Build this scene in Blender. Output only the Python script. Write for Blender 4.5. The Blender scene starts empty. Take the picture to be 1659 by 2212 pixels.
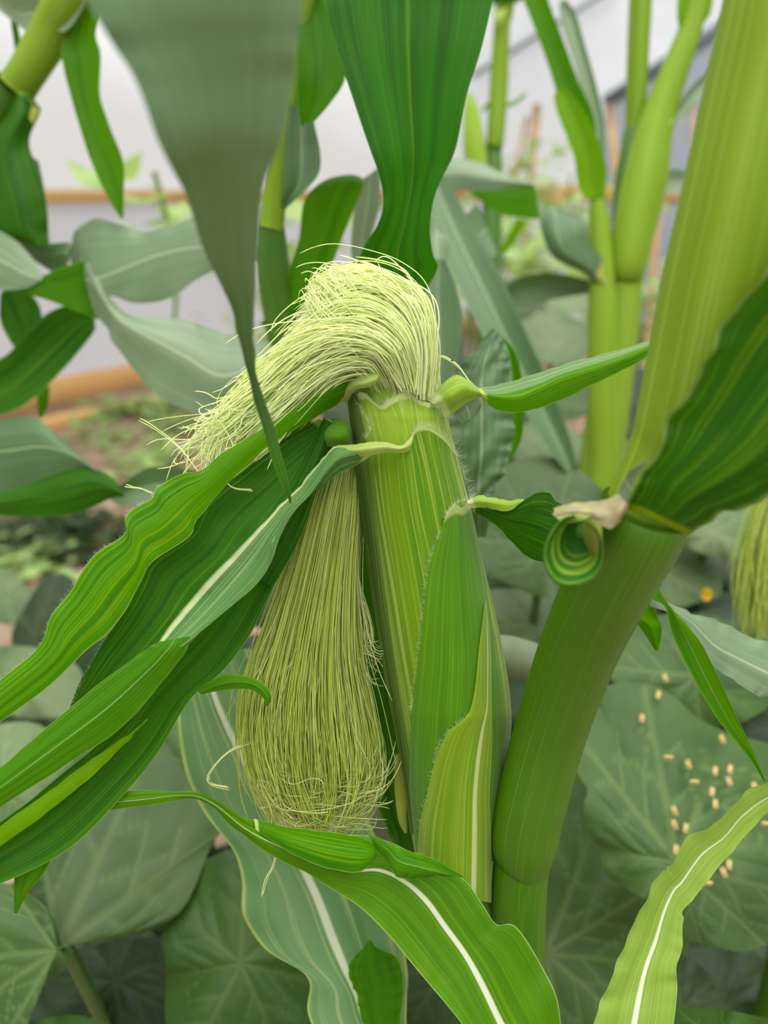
import bpy, math, random
import numpy as np
from mathutils import Vector, Matrix

# ------------------------------------------------------------------ camera, sky, lamps, exposure
scene = bpy.context.scene
COL = scene.collection
W, H = 1659.0, 2212.0
FPX = 1700.0                       # focal length in pixels of the full frame
PITCH = math.radians(22.0)         # the phone looks down a little
CAM = np.array([0.0, 0.0, 1.25])
cam_data = bpy.data.cameras.new('camera')
cam = bpy.data.objects.new('camera', cam_data)
COL.objects.link(cam)
cam.location = CAM
cam.rotation_euler = (math.pi / 2 - PITCH, 0, 0)
cam_data.sensor_fit = 'VERTICAL'
cam_data.sensor_height = 36.0
cam_data.lens = 36.0 * FPX / H
cam_data.clip_start = 0.02
cam_data.clip_end = 100
cam_data.dof.use_dof = True
cam_data.dof.focus_distance = 0.345
cam_data.dof.aperture_fstop = 5.2
scene.camera = cam

world = bpy.data.worlds.new('overcast_sky')
scene.world = world
world.use_nodes = True
world.node_tree.nodes['Background'].inputs[0].default_value = (0.95, 0.98, 1.0, 1)
world.node_tree.nodes['Background'].inputs[1].default_value = 0.62

sun_data = bpy.data.lights.new('soft_sun', 'SUN')
sun_data.energy = 4.2
sun_data.angle = math.radians(80)
sun_data.color = (1.0, 0.985, 0.95)
sun = bpy.data.objects.new('soft_sun', sun_data)
COL.objects.link(sun)
sun.location = (0, 0, 6)
sun.rotation_euler = (math.radians(9), math.radians(5), 0)

vs = scene.view_settings
vs.view_transform = 'Standard'
vs.look = 'None'
vs.gamma = 1.0
vs.use_curve_mapping = False
vs.exposure = 0.5
scene.cycles.max_bounces = 24
scene.cycles.transmission_bounces = 12
scene.cycles.diffuse_bounces = 14
scene.cycles.use_denoising = True

# ------------------------------------------------------------------ geometry helpers
CP, SP = math.cos(PITCH), math.sin(PITCH)
FWD = np.array([0, CP, -SP]); RIGHT = np.array([1.0, 0, 0]); UPV = np.array([0, SP, CP])

def ray(x, y):
    return FWD + RIGHT * ((x - W / 2) / FPX) + UPV * ((H / 2 - y) / FPX)

def U(a):
    """(..., 3) array of sight line x, y and distance in cm to world points (m)."""
    a = np.asarray(a, float)
    d = a[..., 2:3] / 100.0
    r = FWD + RIGHT * ((a[..., 0:1] - W / 2) / FPX) + UPV * ((H / 2 - a[..., 1:2]) / FPX)
    return CAM + r * d

def ground(x, y, z=0.0):
    r = ray(x, y)
    return CAM + r * ((z - CAM[2]) / r[2])

def cr(P, n, closed=False):
    """Catmull-Rom along axis 0."""
    P = np.asarray(P, float)
    k = len(P)
    if k == 1: return np.repeat(P, n, 0)
    if closed:
        t = np.linspace(0, k, n, endpoint=False)
        i = np.floor(t).astype(int); f = t - i
        g = lambda j: P[(i + j) % k]
        p0, p1, p2, p3 = g(-1), g(0), g(1), g(2)
    else:
        t = np.linspace(0, k - 1, n)
        i = np.minimum(np.floor(t).astype(int), k - 2); f = t - i
        Q = np.concatenate([[2 * P[0] - P[1]], P, [2 * P[-1] - P[-2]]])
        p0, p1, p2, p3 = Q[i], Q[i + 1], Q[i + 2], Q[i + 3]
    f = f.reshape((-1,) + (1,) * (P.ndim - 1))
    return 0.5 * (2 * p1 + (p2 - p0) * f + (2 * p0 - 5 * p1 + 4 * p2 - p3) * f**2 + (3 * p1 - p0 - 3 * p2 + p3) * f**3)

def grid_faces(nu, nv, wrap=False):
    i = np.arange(nu - 1)[:, None]; j = np.arange(nv if wrap else nv - 1)[None, :]
    j2 = (j + 1) % nv
    f = np.stack([i * nv + j, (i + 1) * nv + j, (i + 1) * nv + j2, i * nv + j2], -1)
    return f.reshape(-1, 4)

def make_mesh(name, verts, faces, uvs=None, attr=None, smooth=True):
    """verts (N,3), faces (M,k) int array, uvs per vertex (N,2)."""
    me = bpy.data.meshes.new(name)
    verts = np.ascontiguousarray(verts, np.float32); faces = np.ascontiguousarray(faces, np.int32)
    m, k = faces.shape
    me.vertices.add(len(verts)); me.vertices.foreach_set('co', verts.ravel())
    me.loops.add(m * k); me.loops.foreach_set('vertex_index', faces.ravel())
    me.polygons.add(m)
    me.polygons.foreach_set('loop_start', np.arange(0, m * k, k, dtype=np.int32))
    if smooth: me.polygons.foreach_set('use_smooth', np.ones(m, bool))
    if uvs is not None:
        l = me.uv_layers.new(name='uv')
        l.data.foreach_set('uv', np.ascontiguousarray(np.asarray(uvs, np.float32)[faces.ravel()]).ravel())
    if attr:
        for a, v in attr.items():
            at = me.attributes.new(a, 'FLOAT', 'POINT'); at.data.foreach_set('value', np.ascontiguousarray(v, np.float32))
    me.update(calc_edges=True)
    return me

def link(name, me, mat, parent=None, **props):
    o = bpy.data.objects.new(name, me)
    COL.objects.link(o)
    if me is not None and mat is not None: me.materials.append(mat)
    if parent is not None:
        o.parent = parent
        if parent.type == 'EMPTY': o.matrix_parent_inverse = Matrix.Translation(-parent.location)
    for k, v in props.items(): o[k] = v
    return o

def thing(name, label, cat, loc, group=None):
    o = bpy.data.objects.new(name, None); COL.objects.link(o)
    o.empty_display_size = 0.05
    o.location = Vector([float(c) for c in loc]); o['label'] = label; o['category'] = cat
    if group: o['group'] = group
    return o

def norm_rows(rows, cup):
    out = []
    n = len(rows)
    for i, r in enumerate(rows):
        if isinstance(r, list): out.append(r); continue
        c = cup * math.sin(math.pi * min(max((i + .35) / n, 0), 1)) ** .5
        if len(r) == 5: ax, ay, bx, by, da = r; db = da; mx, my, dm = (ax + bx) / 2, (ay + by) / 2, da + c
        elif len(r) == 6: ax, ay, bx, by, da, db = r; mx, my, dm = (ax + bx) / 2, (ay + by) / 2, (da + db) / 2 + c
        elif len(r) == 7: ax, ay, mx, my, bx, by, da = r; db = da; dm = da + c
        else: ax, ay, mx, my, bx, by, da, dm, db = r
        out.append([(ax, ay, da), (mx, my, dm), (bx, by, db)])
    return np.array(out, float)

def sheet(rows, nu=60, nv=17, cup=0.4, rip=(0, 8), seed=0, fine=0.0):
    """A leaf blade through rows of rim / midrib / rim points; rip = (cm, waves) ruffles the margins."""
    P = norm_rows(rows, cup)
    P = cr(P, nu)                                   # along
    P = np.swapaxes(cr(np.swapaxes(P, 0, 1), nv), 0, 1)   # across
    X = U(P)
    du = np.gradient(X, axis=0); dv = np.gradient(X, axis=1)
    n = np.cross(du, dv); n /= np.linalg.norm(n, axis=-1, keepdims=True) + 1e-12
    u = np.linspace(0, 1, nu)[:, None]; v = np.linspace(0, 1, nv)[None, :]
    rs = np.random.RandomState(seed + 5)
    if rip[0]:
        w = np.abs(v - .5) * 2
        ph = rs.rand(6) * 6.28
        side = np.where(v < .5, 0, 1)
        f = rip[1] * 2 * np.pi
        wave = np.sin(f * u + ph[0] + side * 2.1) * .6 + np.sin(f * 1.73 * u + ph[1] + side * 4.0) * .35 + np.sin(f * .52 * u + ph[2] + side) * .5
        X = X + n * (wave * w ** 2.2 * rip[0] * .01 * np.minimum(1, 6 * u) * np.minimum(1, 6 * (1 - u)))[..., None]
    if fine:
        ph = rs.rand(8) * 6.28
        b = np.sin(23 * u + 31 * v + ph[0]) * np.sin(17 * v - 9 * u + ph[1]) + .6 * np.sin(41 * u + 12 * v + ph[2])
        X = X + n * (b * fine * .01)[..., None]
    uv = np.stack([np.repeat(u, nv, 1), np.repeat(v, nu, 0)], -1)
    return X.reshape(-1, 3), grid_faces(nu, nv), uv.reshape(-1, 2)

def join(parts):
    V, Fc, T, o = [], [], [], 0
    for v, f, t in parts:
        V.append(v); Fc.append(f + o); T.append(t); o += len(v)
    return np.concatenate(V), np.concatenate(Fc), np.concatenate(T)

def leaf(parent, rows, mat, name='leaf', more=None, **kw):
    s = kw.pop('label', None)
    parts = [sheet(rows, **kw)]
    for m in (more or []): parts.append(sheet(m, **kw))
    v, f, t = join(parts)
    o = link(name, make_mesh(name, v, f, t), mat, parent)
    if s: o['label'] = s
    return o

def tube_world(C, R, ns=28, nu=None, flat=None, closed_ends=True):
    C = np.asarray(C, float); R = np.asarray(R, float)
    if nu: 
        C = cr(C, nu); R = cr(R[:, None], nu)[:, 0]
    n = len(C)
    T = np.gradient(C, axis=0); T /= np.linalg.norm(T, axis=1, keepdims=True) + 1e-12
    a = np.array([0.3, -1.0, 0.1]); N = []
    for t in T:
        a = a - t * np.dot(a, t); a = a / (np.linalg.norm(a) + 1e-12); N.append(a)
    N = np.array(N); B = np.cross(T, N)
    th = np.linspace(0, 2 * np.pi, ns, endpoint=False)
    r = R[:, None] * np.ones((1, ns))
    if flat is not None: r = r * (1 + flat * np.cos(2 * th))[None]
    V = C[:, None] + r[..., None] * (np.cos(th)[None, :, None] * N[:, None] + np.sin(th)[None, :, None] * B[:, None])
    vv = np.abs(np.linspace(0, 2, ns, endpoint=False) - 1)
    uv = np.stack([np.repeat(np.linspace(0, 1, n)[:, None], ns, 1), np.repeat(vv[None], n, 0)], -1)
    V = V.reshape(-1, 3); f = grid_faces(n, ns, True); uv = uv.reshape(-1, 2)
    if closed_ends:
        for k, row in ((0, 0), (1, n - 1)):
            V = np.concatenate([V, [C[row]]]); uv = np.concatenate([uv, [[row / max(1, n - 1), .5]]])
            c = len(V) - 1; j = np.arange(ns); a0 = row * ns
            q = np.stack([a0 + j, a0 + (j + 1) % ns, np.full(ns, c), np.full(ns, c)], -1)
            # quads with a doubled corner are not allowed: use two-step fan of quads
            q = np.stack([a0 + j[::2], a0 + (j[::2] + 1) % ns, a0 + (j[::2] + 2) % ns, np.full(len(j[::2]), c)], -1)
            f = np.concatenate([f, q if k else q[:, ::-1]])
    return V, f, uv

def tube(pts, ns=28, nu=40, flat=None):
    """pts: (x, y, cm, radius px)."""
    P = np.array(pts, float)
    P = cr(P, nu)
    return tube_world(U(P[:, :3]), P[:, 3] * P[:, 2] / 100 / FPX, ns=ns, flat=flat)

def stem(parent, pts, mat, name='stalk', to_ground=False, **kw):
    V = tube(pts, **kw)
    if to_ground:
        c = U(np.array(pts[0][:3], float)); r = pts[0][3] * pts[0][2] / 100 / FPX
        G = tube_world([[c[0], c[1], 0.0], [c[0], c[1], c[2] * .5], c], [r, r, r], ns=20, nu=6)
        V = join([G, V])
    return link(name, make_mesh(name, *V), mat, parent)

def strands(Ps, Rs, seed=0):
    """Ps (S,n,3) world lines, Rs (S,n) radii: three-sided threads."""
    S, n, _ = Ps.shape
    T = np.gradient(Ps, axis=1); T /= np.linalg.norm(T, axis=-1, keepdims=True) + 1e-12
    rs = np.random.RandomState(seed)
    a = rs.randn(S, 1, 3); a = a - T * (a * T).sum(-1, keepdims=True); a /= np.linalg.norm(a, axis=-1, keepdims=True) + 1e-9
    b = np.cross(T, a)
    th = np.array([0, 2.094, 4.189])
    V = Ps[:, :, None] + Rs[:, :, None, None] * (np.cos(th)[None, None, :, None] * a[:, :, None] + np.sin(th)[None, None, :, None] * b[:, :, None])
    f0 = grid_faces(n, 3, True)
    F = (f0[None] + (np.arange(S) * n * 3)[:, None, None]).reshape(-1, 4)
    uv = np.zeros((S, n, 3, 2)); uv[..., 0] = np.linspace(0, 1, n)[None, :, None]; uv[..., 1] = rs.rand(S)[:, None, None]
    return V.reshape(-1, 3), F, uv.reshape(-1, 2)

# ------------------------------------------------------------------ materials
def hexrgb(s):
    s = s.lstrip('#'); c = [int(s[i:i + 2], 16) / 255 for i in (0, 2, 4)]
    return tuple([(x / 12.92 if x <= .04045 else ((x + .055) / 1.055) ** 2.4) for x in c] + [1.0])

rgb = hexrgb

class NT:
    def __init__(s, name):
        s.m = bpy.data.materials.new(name); s.m.use_nodes = True
        s.t = s.m.node_tree; s.t.nodes.clear()
    def n(s, typ, **kw):
        nd = s.t.nodes.new('ShaderNode' + typ)
        for k, v in kw.items(): setattr(nd, k, v)
        return nd
    def set(s, sock, v):
        if hasattr(v, 'is_output') or isinstance(v, bpy.types.NodeSocket): s.t.links.new(v, sock)
        elif v is not None: sock.default_value = v
    def math(s, op, a, b=None, c=None, clamp=False):
        nd = s.n('Math', operation=op, use_clamp=clamp)
        s.set(nd.inputs[0], a)
        if b is not None: s.set(nd.inputs[1], b)
        if c is not None: s.set(nd.inputs[2], c)
        return nd.outputs[0]
    def mix(s, f, a, b):
        nd = s.n('Mix', data_type='RGBA'); s.set(nd.inputs[0], f); s.set(nd.inputs[6], a); s.set(nd.inputs[7], b)
        return nd.outputs[2]
    def ramp(s, v, lo, hi, a=0.0, b=1.0):
        nd = s.n('MapRange', interpolation_type='SMOOTHSTEP'); s.set(nd.inputs[0], v)
        nd.inputs[1].default_value = lo; nd.inputs[2].default_value = hi; nd.inputs[3].default_value = a; nd.inputs[4].default_value = b
        return nd.outputs[0]
    def xyz(s, x, y, z=0.0):
        nd = s.n('CombineXYZ'); s.set(nd.inputs[0], x); s.set(nd.inputs[1], y); s.set(nd.inputs[2], z); return nd.outputs[0]
    def noise(s, vec, scale=1.0, detail=2.0, rough=.5):
        nd = s.n('TexNoise'); s.set(nd.inputs['Vector'], vec); nd.inputs['Scale'].default_value = scale
        nd.inputs['Detail'].default_value = detail; nd.inputs['Roughness'].default_value = rough; return nd.outputs[0]
    def uv(s):
        sp = s.n('SeparateXYZ'); s.t.links.new(s.n('TexCoord').outputs['UV'], sp.inputs[0]); return sp.outputs[0], sp.outputs[1]
    def pos(s): return s.n('TexCoord').outputs['Object']
    def rand(s): return s.n('ObjectInfo').outputs['Random']
    def finish(s, col, tcol=None, tr=0.0, rough=.45, spec=.4, height=None, bump=.3, dist=.0006, sheen=0.0):
        p = s.n('BsdfPrincipled'); s.set(p.inputs['Base Color'], col); s.set(p.inputs['Roughness'], rough)
        p.inputs['Specular IOR Level'].default_value = spec
        if sheen: p.inputs['Sheen Weight'].default_value = sheen; p.inputs['Sheen Roughness'].default_value = .5
        if height is not None:
            b = s.n('Bump'); b.inputs['Strength'].default_value = bump; b.inputs['Distance'].default_value = dist
            s.set(b.inputs['Height'], height); s.t.links.new(b.outputs[0], p.inputs['Normal'])
        out = s.n('OutputMaterial'); sh = p.outputs[0]
        if tr:
            t = s.n('BsdfTranslucent'); s.set(t.inputs[0], tcol if tcol is not None else col)
            mx = s.n('MixShader'); s.set(mx.inputs[0], tr); s.t.links.new(sh, mx.inputs[1]); s.t.links.new(t.outputs[0], mx.inputs[2]); sh = mx.outputs[0]
        s.t.links.new(sh, out.inputs[0])
        return s.m

def blade_mat(name, base, dark, light, trans, tr=.42, mid=None, midw=.03, midpos=.5, kv=46, broad=7, streak=.45, rough=.5,
              margin=None, mw=.02, rim=None, rimu=.06, yellow=None, yamt=.0, spec=.14, bump=.5, ku=1.1, sheen=0.0, dk=.7, hue=.495, sat=1.12, grow=0, vs=(.5, .66), gain=.68, zones=()):
    rgb = lambda c: tuple([x * gain for x in hexrgb(c)[:3]] + [1.0])
    pal = lambda c: tuple([x * gain ** .35 for x in hexrgb(c)[:3]] + [1.0])
    s = NT(name); u, v = s.uv(); r = s.rand()
    r9 = s.math('MULTIPLY', r, 37.0)
    wob = s.math('MULTIPLY', s.noise(s.xyz(s.math('MULTIPLY', u, 3.0), r9), 1.0, 1.0), .03)
    vw = s.math('ADD', v, wob)
    fine = s.noise(s.xyz(s.math('MULTIPLY', u, ku), s.math('MULTIPLY', vw, kv), r9), 1.0, 3.0, .6)
    brd = s.noise(s.xyz(s.math('MULTIPLY', u, ku * 1.3), s.math('MULTIPLY', vw, broad), s.math('ADD', r9, 11.0)), 1.0, 2.0)
    spot = s.noise(s.pos(), 22.0, 3.0)
    f = s.ramp(fine, vs[0], vs[1]); d = s.ramp(brd, .42, .68)
    col = s.mix(s.math('MULTIPLY', d, dk), rgb(base), rgb(dark))
    col = s.mix(s.math('MULTIPLY', f, streak), col, rgb(light))
    tc = s.mix(s.math('MULTIPLY', d, dk * .6), rgb(trans), rgb(dark))
    tc = s.mix(s.math('MULTIPLY', f, streak * .8), tc, rgb(light))
    for lo, hi, zc, zt, soft in zones:           # lengthwise bands of another green
        vz = s.math('ADD', v, s.math('MULTIPLY', s.math('SUBTRACT', brd, .5), soft * 1.2))
        w = s.math('MULTIPLY', s.ramp(vz, lo - soft, lo + soft), s.ramp(vz, hi - soft, hi + soft, 1.0, 0.0))
        col = s.mix(s.math('MULTIPLY', w, .85), col, rgb(zc)); tc = s.mix(s.math('MULTIPLY', w, .85), tc, rgb(zt))
    if yellow and yamt:
        g = s.math('MULTIPLY', s.ramp(spot, .5, .75), yamt); col = s.mix(g, col, rgb(yellow)); tc = s.mix(g, tc, rgb(yellow))
    if mid:
        dv = s.math('ABSOLUTE', s.math('SUBTRACT', v, midpos))
        if grow: dv = s.math('DIVIDE', dv, s.math('ADD', .22, s.math('MULTIPLY', u if grow > 0 else s.math('SUBTRACT', 1.0, u), 1.0)))
        w = s.math('MULTIPLY', s.ramp(dv, midw * .4, midw, 1.0, 0.0), .85); col = s.mix(w, col, pal(mid)); tc = s.mix(w, tc, pal(mid))
    if margin:
        e = s.math('MINIMUM', v, s.math('SUBTRACT', 1.0, v)); w = s.math('MULTIPLY', s.ramp(e, mw * .4, mw, 1.0, 0.0), .85)
        col = s.mix(w, col, rgb(margin)); tc = s.mix(w, tc, rgb(margin))
    if rim:
        uu = s.math('ADD', u, s.math('MULTIPLY', s.math('SUBTRACT', fine, .5), rimu * .9))
        w = s.ramp(uu, rimu * .6, rimu * 1.15, 1.0, 0.0); col = s.mix(w, col, pal(rim)); tc = s.mix(w, tc, pal(rim))
    hs = s.n('HueSaturation'); s.set(hs.inputs['Value'], s.math('ADD', .93, s.math('MULTIPLY', r, .14))); s.set(hs.inputs['Color'], col)
    hs.inputs['Hue'].default_value = hue; hs.inputs['Saturation'].default_value = sat
    h2 = s.n('HueSaturation'); s.set(h2.inputs['Color'], tc); h2.inputs['Hue'].default_value = hue; h2.inputs['Saturation'].default_value = sat; tc = h2.outputs[0]
    hgt = s.math('ADD', s.math('MULTIPLY', fine, .7), s.math('MULTIPLY', brd, .8))
    return s.finish(hs.outputs[0], tc, tr, rough, spec, hgt, bump, .0007, sheen)

def plain_mat(name, a, b, scale=8.0, tr=0.0, tcol=None, rough=.7, spec=.3, bump=.3, dist=.002, stretch=None, detail=4.0):
    s = NT(name); p = s.pos()
    if stretch:
        mp = s.n('Mapping'); s.t.links.new(p, mp.inputs[0]); mp.inputs['Scale'].default_value = stretch; p = mp.outputs[0]
    n = s.noise(p, scale, detail, .6)
    return s.finish(s.mix(s.ramp(n, .3, .7), rgb(a), rgb(b)), rgb(tcol) if tcol else None, tr, rough, spec, n, bump, dist)

def squash_mat(name, base, dark, vein, trans, tr=.3, rough=.5, silver=None, wet=None):
    s = NT(name); r = s.math('MULTIPLY', s.rand(), 9.0)
    at = s.n('Attribute'); at.attribute_name = 'vein'
    p = s.pos(); n = s.noise(p, 30.0, 4.0); n2 = s.noise(p, 130.0, 3.0); n3 = s.noise(p, 9.0, 2.0)
    col = s.mix(s.ramp(n, .35, .7), rgb(base), rgb(dark))
    if silver: col = s.mix(s.math('MULTIPLY', s.ramp(n3, .48, .66), .5), col, rgb(silver))
    col = s.mix(s.math('MULTIPLY', at.outputs['Fac'], .36), col, rgb(vein))
    tc = s.mix(s.math('MULTIPLY', at.outputs['Fac'], .25), rgb(trans), rgb(vein))
    h = s.math('ADD', s.math('MULTIPLY', n, .6), s.math('MULTIPLY', n2, .3))
    hs = s.n('HueSaturation'); s.set(hs.inputs['Value'], s.math('ADD', .9, s.math('MULTIPLY', s.rand(), .2))); s.set(hs.inputs['Color'], col)
    hs.inputs['Hue'].default_value = .495; hs.inputs['Saturation'].default_value = 1.0
    return s.finish(hs.outputs[0], tc, tr, rough, .3, h, .4, .0015)

def silk_mat(name, a, b, trans, tr=.45):
    s = NT(name); u, v = s.uv()
    n = s.noise(s.xyz(s.math('MULTIPLY', u, 3.0), s.math('MULTIPLY', v, 50.0)), 1.0, 2.0)
    col = s.mix(s.ramp(s.math('ADD', s.math('MULTIPLY', v, .6), s.math('MULTIPLY', n, .4)), .25, .75), rgb(a), rgb(b))
    return s.finish(col, rgb(trans), tr, .38, .5)

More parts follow.
